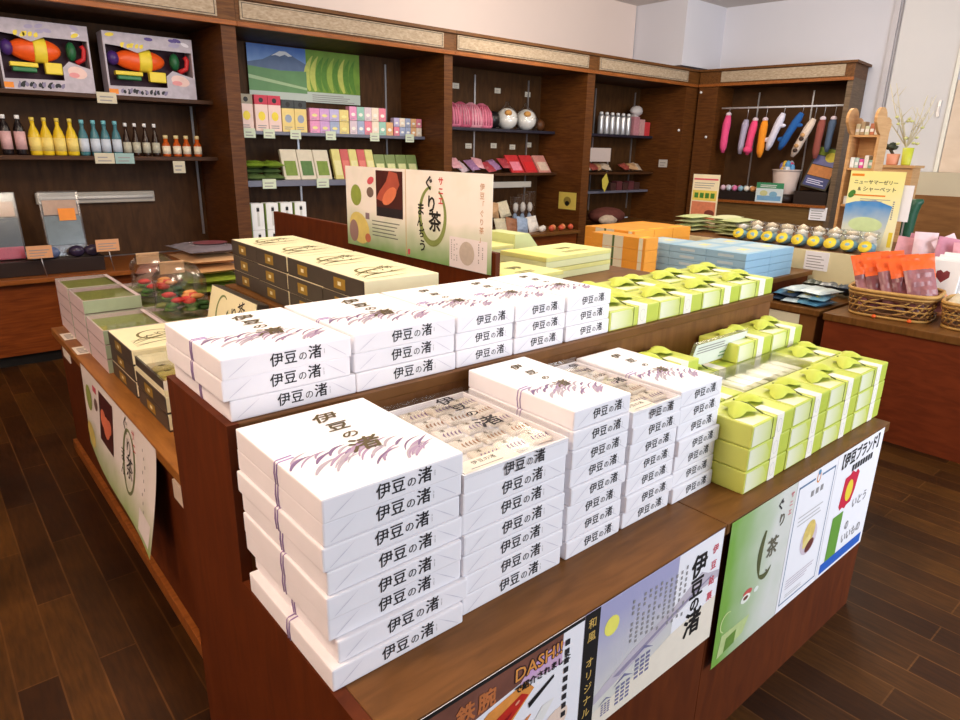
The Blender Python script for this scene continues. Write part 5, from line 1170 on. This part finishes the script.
for i, (x, z) in enumerate(((4.79, 2.14), (5.40, 2.13), (5.88, 2.12), (4.98, 1.52), (5.36, 1.53), (5.66, 1.52), (5.93, 1.55))):
    price_tag((x, 6.1285, z), .09, .055, col((214, 206, 190), .6, .03), 'small white card on the cabinet back, %s %s' % (['upper row', 'lower row'][i > 2], from_left(i if i < 3 else i-3, 3 if i < 3 else 4)), True, 'cards on the third cabinet back')
SN = [col((206, 150, 160), .35, .3, 40), col((190, 170, 180), .35, .3, 40), col((160, 60, 70), .35, .3, 40), col((206, 190, 160), .35, .3, 40), col((150, 110, 150), .35, .3, 40)]
for i in range(9):
    b = MB(); m = Matrix.Translation((4.40 + i*.12, 5.89 + .04*(i % 2), 1.262 + .065 + .02*(i % 3))) @ Matrix.Rotation(R(38), 4, 'X') @ Matrix.Rotation(random.uniform(-.3, .3), 4, 'Z')
    b.pillow(.135, .17, .045, SN[[0, 3, 0, 1, 4, 0, 2, 4, 2][i]], m, 7, .3); tag(b.build('snack_bag'), '%s snack bag, %s on the pink snack shelf' % (['rosy', 'cream', 'rosy', 'greyish', 'mauve', 'rosy', 'dark red', 'mauve', 'dark red'][i], from_left(i, 9)), 'snack bag', 'snack bags on the pink shelf')
for i in range(3):
    t = thing('red_tray_pack', 'red and pink tray pack, %s of three on the pink snack shelf' % from_left(i, 3), 'pack', (5.50 + i*.24, 5.88, 1.2625), 0, 'red tray packs')
    m = Matrix.Translation((5.58 + i*.225, 5.865, 1.2635)) @ Matrix.Rotation(R(-38), 4, 'X')
    b = MB(); b.box(-.10, .004, .002, .10, .03, .25, col((206, 140, 130), .4, .3, 50) if i == 2 else col((190, 50, 54), .4, .3, 50), m, .006); b.build('pack_body', t)
    b = MB(); b.box(-.075, -.001, .03, .075, .0035, .15, [col((226, 130, 150), .4, .3), RED, col((226, 200, 180), .4, .3, 40)][i], m); b.build('pack_print', t)
b = MB(); b.box(5.02, 5.80, 1.10, 5.72, 5.815, 1.165, col((170, 166, 160), .4, .04)); tag(b.build('shelf_label_strip'), 'grey label strip below the pink snack shelf', 'label strip')
LG_ = [col((206, 196, 170), .4, .3, 40), col((150, 100, 70), .4, .3, 40), col((150, 170, 200), .4, .3, 40), col((226, 220, 214), .4, .2, 40), col((190, 150, 110), .4, .3, 40)]
for i in range(6):
    lx = 4.62 + (i % 4)*.165; ly = 5.52 + .14*(i//4); lz = .615 + .085 + (.17 if i//4 else 0)
    b = MB(); m = Matrix.Translation((lx+.42, ly+.04, lz)) @ Matrix.Rotation(R(70), 4, 'X') @ Matrix.Rotation(random.uniform(-.3, .3), 4, 'Z')
    b.pillow(.17, .18, .07, LG_[i % 5], m, 7, .3); tag(b.build('gift_pack'), '%s gift pack, %s row, %s on the third cabinet ledge' % (['cream', 'brown', 'bluish', 'white', 'tan'][i % 5], ['front', 'back'][i//4], from_left(i % 4, 4)), 'pack', 'gift packs on the third cabinet ledge')
for i in range(3):
    t = thing('standing_doll_pack', 'clear pack with blue and white figure, %s of three on ledge' % from_left(i, 3), 'pack', (5.42+i*.11, 5.66, .6126), 0, 'figure packs on the ledge')
    x = 5.40 + i*.115; b = MB(); b.box(x-.05, 5.68, .6127, x+.05, 5.76, 1.00 + .03*i, CLEARB, bev=.01); b.build('clear_sleeve', t)
    b = MB(); b.ball((x, 5.72, .72), (.038, .03, .10), LG_[2], 2, .1); b.ball((x, 5.715, .88), (.036, .03, .06), LG_[3], 2, .1); b.build('figure', t)
for i in range(7):
    b = MB(); b.ball((5.56+.018+ i*.083, 5.46 + .05*(i % 2), .6125+.036), (.036, .034, .036), [LG_[3], col((206, 90, 60), .4, .2), col((220, 140, 90), .4, .2)][0 if i < 2 else 1 + i % 2], 2, .08); tag(b.build('small_charm'), 'small %s charm, %s in the row near the right upright' % (['white', 'red', 'orange'][0 if i < 2 else 1 + i % 2], from_left(i, 7)), 'charm', 'charms on the third cabinet ledge')
b = MB(); b.box(6.1455, 5.46, .84, 6.1495, 5.74, 1.04, col((222, 200, 96), .5, .06)); o = tag(b.build('yellow_notice'), 'yellow notice card on the upright of the third cabinet', 'notice')
b = MB(); fm = frame((6.145, 5.74, .84), (0, -1, 0), Zv); b.disc(.14, .10, .06, .05, 0, col((150, 130, 60), .5, .2), fm); b.disc(.14, .07, .035, .03, .0004, BLACK, fm); b.build('notice_print', o)

# ------------------------------------------------------------------ fourth cabinet
for i in range(6):
    t = thing('silver_can', 'slim silver can, %s of six on the dark cabinet shelf' % from_left(i, 6), 'can', (7.0, 5.95, Z3), 0, 'slim silver cans')
    x = 7.06 + i*.112; b = MB(); b.lathe([(.036, 0), (.04, .01), (.04, .21), (.03, .24)], col((206, 206, 210), .25, .05, 30, .6), Matrix.Translation((x, 5.93, Z3+.0004)), 14); b.build('can_body', t)
    b = MB(); b.lathe([(.024, .2405), (.024, .262), (.014, .27)], WHITE, Matrix.Translation((x, 5.93, Z3+.0004)), 12); b.build('can_cap', t)
for i in range(3):
    b = MB(); x = 7.72 + i*.12; b.box(x, 5.90, Z3+.0004, x+.117, 6.02, Z3+.24-.03*i, [col((190, 130, 140), .4, .3, 30), col((200, 150, 150), .4, .3, 30), col((206, 60, 66), .4, .3, 30)][i], bev=.01); o = tag(b.build('pink_pack'), 'pink printed pack, %s of three beside the silver cans' % from_left(i, 3), 'pack', 'pink packs beside the cans')
b = MB(); b.ball((7.82, 5.96, Z3+.318), (.11, .07, .07), col((206, 200, 200), .6, .1), 2, .12); b.box(7.75, 5.93, Z3+.2415, 7.83, 5.99, Z3+.27, col((206, 200, 200), .6, .1)); tag(b.build('white_bundle'), 'crumpled white bundle on top of the pink packs', 'bundle')
b = MB(); b.box(6.62, 5.86, 1.2625+.13, 7.22, 5.87, 1.2625+.30, col((206, 190, 184), .5, .04)); b.box(6.64, 5.871, 1.2625, 6.66, 5.88, 1.3925+.1, STEEL); b.box(7.18, 5.871, 1.2625, 7.20, 5.88, 1.3925+.1, STEEL); o = tag(b.build('shelf_sign'), 'blank pale sign standing on the middle shelf of dark cabinet', 'sign')
for i in range(8):
    x = 6.66 + i*.125 if i < 5 else 7.62 + (i-5)*.12
    b = MB(); m = Matrix.Translation((x, 5.90 + .03*(i % 2), 1.2625 + .065)) @ Matrix.Rotation(R(28), 4, 'X') @ Matrix.Rotation(random.uniform(-.4, .4), 4, 'Z')
    b.pillow(.17, .15, .07, [LG_[4], col((190, 170, 150), .4, .3, 40), col((150, 70, 60), .4, .3, 40)][i % 3], m, 6, .3); tag(b.build('snack_bag'), '%s snack bag, %s on the dark cabinet middle shelf' % (['tan', 'beige', 'brownish red'][i % 3], from_left(i, 8)), 'snack bag', 'snack bags in the dark cabinet')
price_tag((8.0985, 5.72, 1.33), .14, .10, col((206, 200, 194), .6, .03), 'white card on the inner side wall of the corner cabinet', rz=R(-90))
b = MB(); b.prism([(.02, .0), (.10, .08), (.16, -.03), (.09, -.16), (.04, -.10)], 0, .004, col((206, 190, 80), .5, .15), frame((6.98, 5.796, 1.17), X, Zv)); tag(b.build('yellow_flag_tag'), 'yellow pointed tag hanging from the dark cabinet shelf', 'tag')
b = MB(); b.ball((6.98, 5.66, .6125+.11), (.30, .19, .11), col((96, 48, 40), .8, .35, 16), 3, .03); o = tag(b.build('cloth_bundle'), 'dark red patterned cloth bundle on the corner ledge', 'bundle')
b = MB(); b.ball((6.86, 5.53, .6125+.075), (.17, .075, .072), col((190, 170, 150), .8, .35, 30), 2, .06); b.build('pale_print', o)
for i in range(5):
    b = MB(); x = 7.30 + i*.13; b.box(x, 5.88, 1.0206, x+.11, 5.98, 1.0206+.10+.02*(i % 2), [col((70, 44, 40), .4, .2), col((96, 50, 54), .4, .2)][i % 2], bev=.006); tag(b.build('dark_carton'), 'dark carton, %s on the lowest shelf of dark cabinet' % from_left(i, 5), 'carton', 'dark cartons in the corner cabinet')

# ------------------------------------------------------------------ right cabinet: hanging plush, bucket, board
def rp(t_, y, z): return RM @ Vector((t_, y, z))
HP = [(.40, (240, 84, 140), 'pink', .052, .48, 0), (.645, (176, 170, 196), 'lilac grey', .042, .42, 1), (.76, (242, 78, 130), 'hot pink', .05, .43, 2), (.885, (244, 150, 34), 'orange', .05, .46, 0), (1.10, (226, 222, 240), 'white', .048, .44, 3), (1.32, (36, 96, 170), 'blue', .048, .43, 3), (1.47, (226, 206, 190), 'white and tan spotted', .05, .44, 4), (1.57, (150, 80, 70), 'brownish red', .045, .46, 0), (1.69, (80, 96, 120), 'slate blue', .04, .38, 0)]
for i, (tt, c, nm, r, L, kind) in enumerate(HP):
    top = 2.075 - (.03 if i in (0, 4, 5) else .10)
    o = rp(tt, .10, 2.07)
    t = thing('hanging_plush', '%s long plush toy hanging on the rail, %s of nine' % (nm, from_left(i, 9)), 'plush toy', o, 0, 'plush toys hanging on the rail')
    lean = [-.02, -.03, -.05, -.01, -.14, -.21, -.19, -.02, -.02][i]
    pts = [rp(tt + lean*(k/7), .10 - .02*math.sin(k/7*3), top - .03 - L*k/7) for k in range(8)]
    rad = [.028, .045, r, r*.95, r*.9, r*.95, r*.85, .02]
    m = col(c, .85, .1, 60)
    b = MB(); b.tube(pts, rad, m, 12); bd = b.build('body', t)
    b = MB(); b.tube([rp(tt, .10, 2.105), rp(tt+.012, .10, 2.10), rp(tt+.004, .10, top-.04)], .0035, STEEL, 5); b.build('hook', t)
    if kind in (0, 2): b = MB(); b.ball(pts[0], (.04, .035, .03), col((226, 206, 216), .85, .1), 2); b.build('head_tuft', bd)
    if kind == 2: b = MB(); b.ball(pts[6], (.09, .05, .05), m, 2); b.build('tail_fins', bd)
    if kind == 3:
        b = MB(); q = pts[5]; b.ball((q[0], q[1]+.05, q[2]), (.02, .05, .03), m, 2); q = pts[2]; b.ball((q[0], q[1]-.05, q[2]-.02), (.02, .05, .025), m, 2); b.build('flippers', bd)
    if kind == 4:
        b = MB()
        for k, dz in ((3, 0), (4, .02), (5, 0), (6, .01)): q = pts[k]; b.ball((q[0]-.04, q[1]-.02+.02*(k % 2), q[2]+dz), (.026, .03, .026), col((196, 150, 100) if k % 2 else (70, 50, 40), .8), 2)
        b.build('spots', bd)
ZC2 = .9405
t = thing('toy_bucket', 'pale round bucket full of small colourful toys in right cabinet', 'bucket', rp(1.22, .17, ZC2))
mB = Matrix.Translation(rp(1.22, .17, ZC2+.105))
b = MB(); b.lathe([(.125, 0), (.13, .01), (.165, .28), (.155, .28), (.15, .27), (.115, .012)], col((206, 186, 178), .5, .05), mB, 28); b.build('bucket_body', t)
b = MB(); b.lathe([(.158, .281), (.175, .286), (.175, .30), (.155, .30)], col((212, 194, 186), .5, .05), mB, 28); b.build('rim', t)
b = MB(); p_ = rp(1.22, .17, ZC2); b.lathe([(.155, 0), (.155, .103)], col((36, 22, 16), .5, .1), Matrix.Translation(p_), 24); tag(b.build('dark_stand'), 'low dark round stand beneath the toy bucket', 'stand')
random.seed(17)
for i in range(12):
    a = i*.9; r_ = .03 + .075*((i*7) % 10)/10; c = [(240, 70, 120), (226, 222, 232), (120, 110, 190), (240, 200, 70), (206, 214, 226), (90, 150, 200)][i % 6]
    p_ = mB @ Vector((r_*math.cos(a), r_*math.sin(a), .30 + .02*(i % 4)))
    b = MB(); b.ball(p_, (.036, .034, .05), col(c, .6, .1), 2, .06); tag(b.build('small_toy'), 'small %s toy %s the pale bucket' % (['pink', 'white', 'violet', 'yellow', 'silvery', 'blue'][i % 6], ['at the front of', 'towards the back of'][i//6]), 'toy', 'small toys in the bucket')
# slanted board with colourful print
t = thing('leaning_board', 'dark leaning board with yellow green colourful print beside bucket', 'board', rp(1.62, .12, ZC2))
mL = Matrix(((math.sin(WA), math.cos(WA), 0, 0), (-math.cos(WA), math.sin(WA), 0, 0), (0, 0, 1, 0), (0, 0, 0, 1))); mL.translation = rp(1.60, .06, ZC2+.195)
mL = mL @ Matrix.Rotation(R(-20), 4, 'X') @ Matrix.Rotation(R(12), 4, 'Y')
b = MB(); b.box(-.17, 0, 0, .15, .012, .52, col((52, 46, 30), .4, .2), mL); b.build('board_body', t)
b = MB(); fm = mL @ frame((-.17, -.0008, 0), X, Zv)
b.rect(.02, .02, .30, .14, 0, col((60, 66, 120), .5, .3, 20), fm); b.rect(.02, .15, .30, .28, 0, col((190, 120, 60), .5, .35, 20), fm); b.rect(.02, .29, .30, .40, 0, col((110, 110, 160), .5, .3, 20), fm); b.rect(.02, .41, .30, .50, 0, col((120, 140, 40), .5, .3, 20), fm); b.disc(.2, .40, .07, .06, .0004, col((206, 190, 60), .5, .2), fm); b.lines(.05, .05, .28, .12, 3, .0004, col((206, 206, 226), .5), fm); b.build('board_print', t)
b = MB(); b.box(-.085, .03, .0, .30, .36, .155, col((34, 20, 14), .5, .1), RM @ Matrix.Translation((1.48, 0, ZC2))); tag(b.build('dark_riser_box'), 'dark box riser under the leaning colourful board', 'riser')
b = MB(); b.box(-.34, .03, .0, .26, .34, .11, col((30, 18, 16), .5, .1), RM @ Matrix.Translation((.75, 0, ZC2))); tag(b.build('dark_riser_box'), 'long dark box riser under the row of small pastel toys', 'riser')
for i in range(12):
    c = [(226, 190, 206), (206, 214, 226), (226, 120, 170), (150, 190, 210), (240, 236, 226), (226, 160, 100)][i % 6]
    p_ = rp(.45 + .08*(i % 6) + .03*(i//6), .09 + .09*(i//6), ZC2+.1105+.038)
    b = MB(); b.ball(p_, (.036, .036, .038), col(c, .6, .15), 2, .06); tag(b.build('small_toy'), 'small %s ball toy, %s row, on the long dark riser' % (['pale pink', 'pale blue', 'pink', 'sky blue', 'white', 'apricot'][i % 6], ['front', 'back'][i//6]), 'toy', 'ball toys on the dark riser')
b = MB(); b.ball(rp(.96, .17, ZC2+.15), (.075, .11, .04), col((236, 150, 60), .5, .15), 2, .05); tag(b.build('orange_toy'), 'flat orange soft toy at the right of the pastel toys', 'toy')
# green and white information sign in front of the base
m = RM @ frame((1.0, -.045, .80+.12), X, Zv)
t = thing('sign', 'green and white card sign standing on the right cabinet ledge', 'sign', rp(1.02, -.02, ZC2))
mS = RM @ frame((.94, -.024, ZC2+.001), X, Zv)
b = MB(); b.box(0, 0, -.004, .34, .24, 0, col((214, 226, 230), .5, .04), mS); b.build('card', t)
b = MB(); b.rect(0, .17, .34, .24, .0005, col((60, 140, 96), .5, .1), mS); b.rect(.02, .02, .32, .08, .0005, col((120, 170, 210), .5, .2), mS); b.disc(.1, .11, .05, .035, .0008, col((206, 206, 150), .5, .15), mS); b.disc(.22, .10, .05, .035, .0008, col((130, 180, 210), .5, .15), mS); b.lines(.05, .185, .28, .225, 2, .0008, WHITE, mS); b.build('sign_print', t)
b = MB(); b.box(0, 0, 0, .05, .085, .004, col((206, 196, 166), .6, .04), RM @ frame((.34, .008, .79), X, Zv)); tag(b.build('paper_notice'), 'tiny cream tag on the right cabinet base near the corner', 'notice')

# ------------------------------------------------------------------ plant by the white door
t = thing('potted_twigs', 'bare pale twigs in a small yellow green pot before the white door', 'plant', (6.5, 2.15, 1.30))
b = MB(); b.lathe([(.034, 0), (.036, .01), (.042, .14), (.036, .14)], col((196, 200, 60), .4, .08), Matrix.Translation((6.5, 2.13, 1.451)), 18); b.build('pot', t)
random.seed(23)
b = MB(); TW = col((206, 196, 166), .7, .15)
for i in range(9):
    a = random.uniform(-1, 1); L = random.uniform(.25, .52)
    p0 = Vector((6.5, 2.15, 1.595)); p3 = p0 + Vector((random.uniform(-.08, .08), a*.28, L)); q = p0.lerp(p3, .5) + Vector((.02, a*.04, .03))
    b.tube([p0, q, p3], [.006, .004, .002], TW, 5)
    for k in range(3): pp = p0.lerp(p3, .4+.2*k); b.tube([pp, pp + Vector((random.uniform(-.05, .05), random.uniform(-.08, .08), .07))], [.003, .0015], TW, 4)
b.build('twigs', t)
b = MB(); 
for i in range(14): pp = Vector((6.5, 2.15, 1.62)) + Vector((random.uniform(-.07, .07), random.uniform(-.10, .12), random.uniform(0, .22))); b.ball(pp, (.014, .018, .012), col((206, 206, 140), .7, .15), 1, .1)
b.build('pale_leaves', t)
t = thing('potted_plant', 'small dark leafy plant in a peach pot beside the yellow green pot', 'plant', (6.5, 2.25, 1.451))
b = MB(); b.lathe([(.04, 0), (.045, .01), (.05, .09), (.042, .09)], col((222, 150, 120), .5, .08), Matrix.Translation((6.5, 2.235, 1.451)), 18); b.build('pot', t)
b = MB()
for i in range(16): b.ball((6.5+random.uniform(-.05, .05), 2.285+random.uniform(-.08, .08), 1.575+random.uniform(-.02, .05)), (.022, .028, .014), col((56, 60, 40), .6, .3), 1, .15)
b.tube([(6.5, 2.235, 1.53), (6.5, 2.285, 1.60)], .012, col((70, 60, 40), .7), 5); b.build('leaves', t)
t = thing('plant_shelf_stand', 'grey stand behind the pale rack carrying the two plant pots', 'stand', (6.5, 2.2, 0))
b = MB(); b.box(6.40, 2.02, 1.43, 6.62, 2.42, 1.4505, LITE); b.build('top', t)
b = MB(); b.box(6.42, 2.04, 0, 6.60, 2.40, 1.4295, LITE); b.build('body', t)

# ------------------------------------------------------------------ ceiling lamp fixtures, the left aisle one added with its lamp
LM = emit('lamp_tube_glow', (255, 240, 214), 3.0)
for i, (x, y) in enumerate(LAMPS):
    t = thing('ceiling_light', 'long ceiling lamp above the ' + ['white box stacks', 'lime green boxes', 'left low counter', 'light blue boxes', 'wall cabinet row', 'corner cabinet', 'left aisle, added to warm box sides'][i], 'ceiling light', (x, y, ZC), 0, 'ceiling lamps')
    b = MB(); b.box(x-.6, y-.15, ZC-.06, x+.6, y+.15, ZC-.001, WHITE, bev=.005); b.build('housing', t)
    b = MB(); b.tube([(x-.56, y-.07, ZC-.072), (x+.56, y-.07, ZC-.072)], .013, LM, 8); b.tube([(x-.56, y+.07, ZC-.072), (x+.56, y+.07, ZC-.072)], .013, LM, 8); b.build('tubes', t)
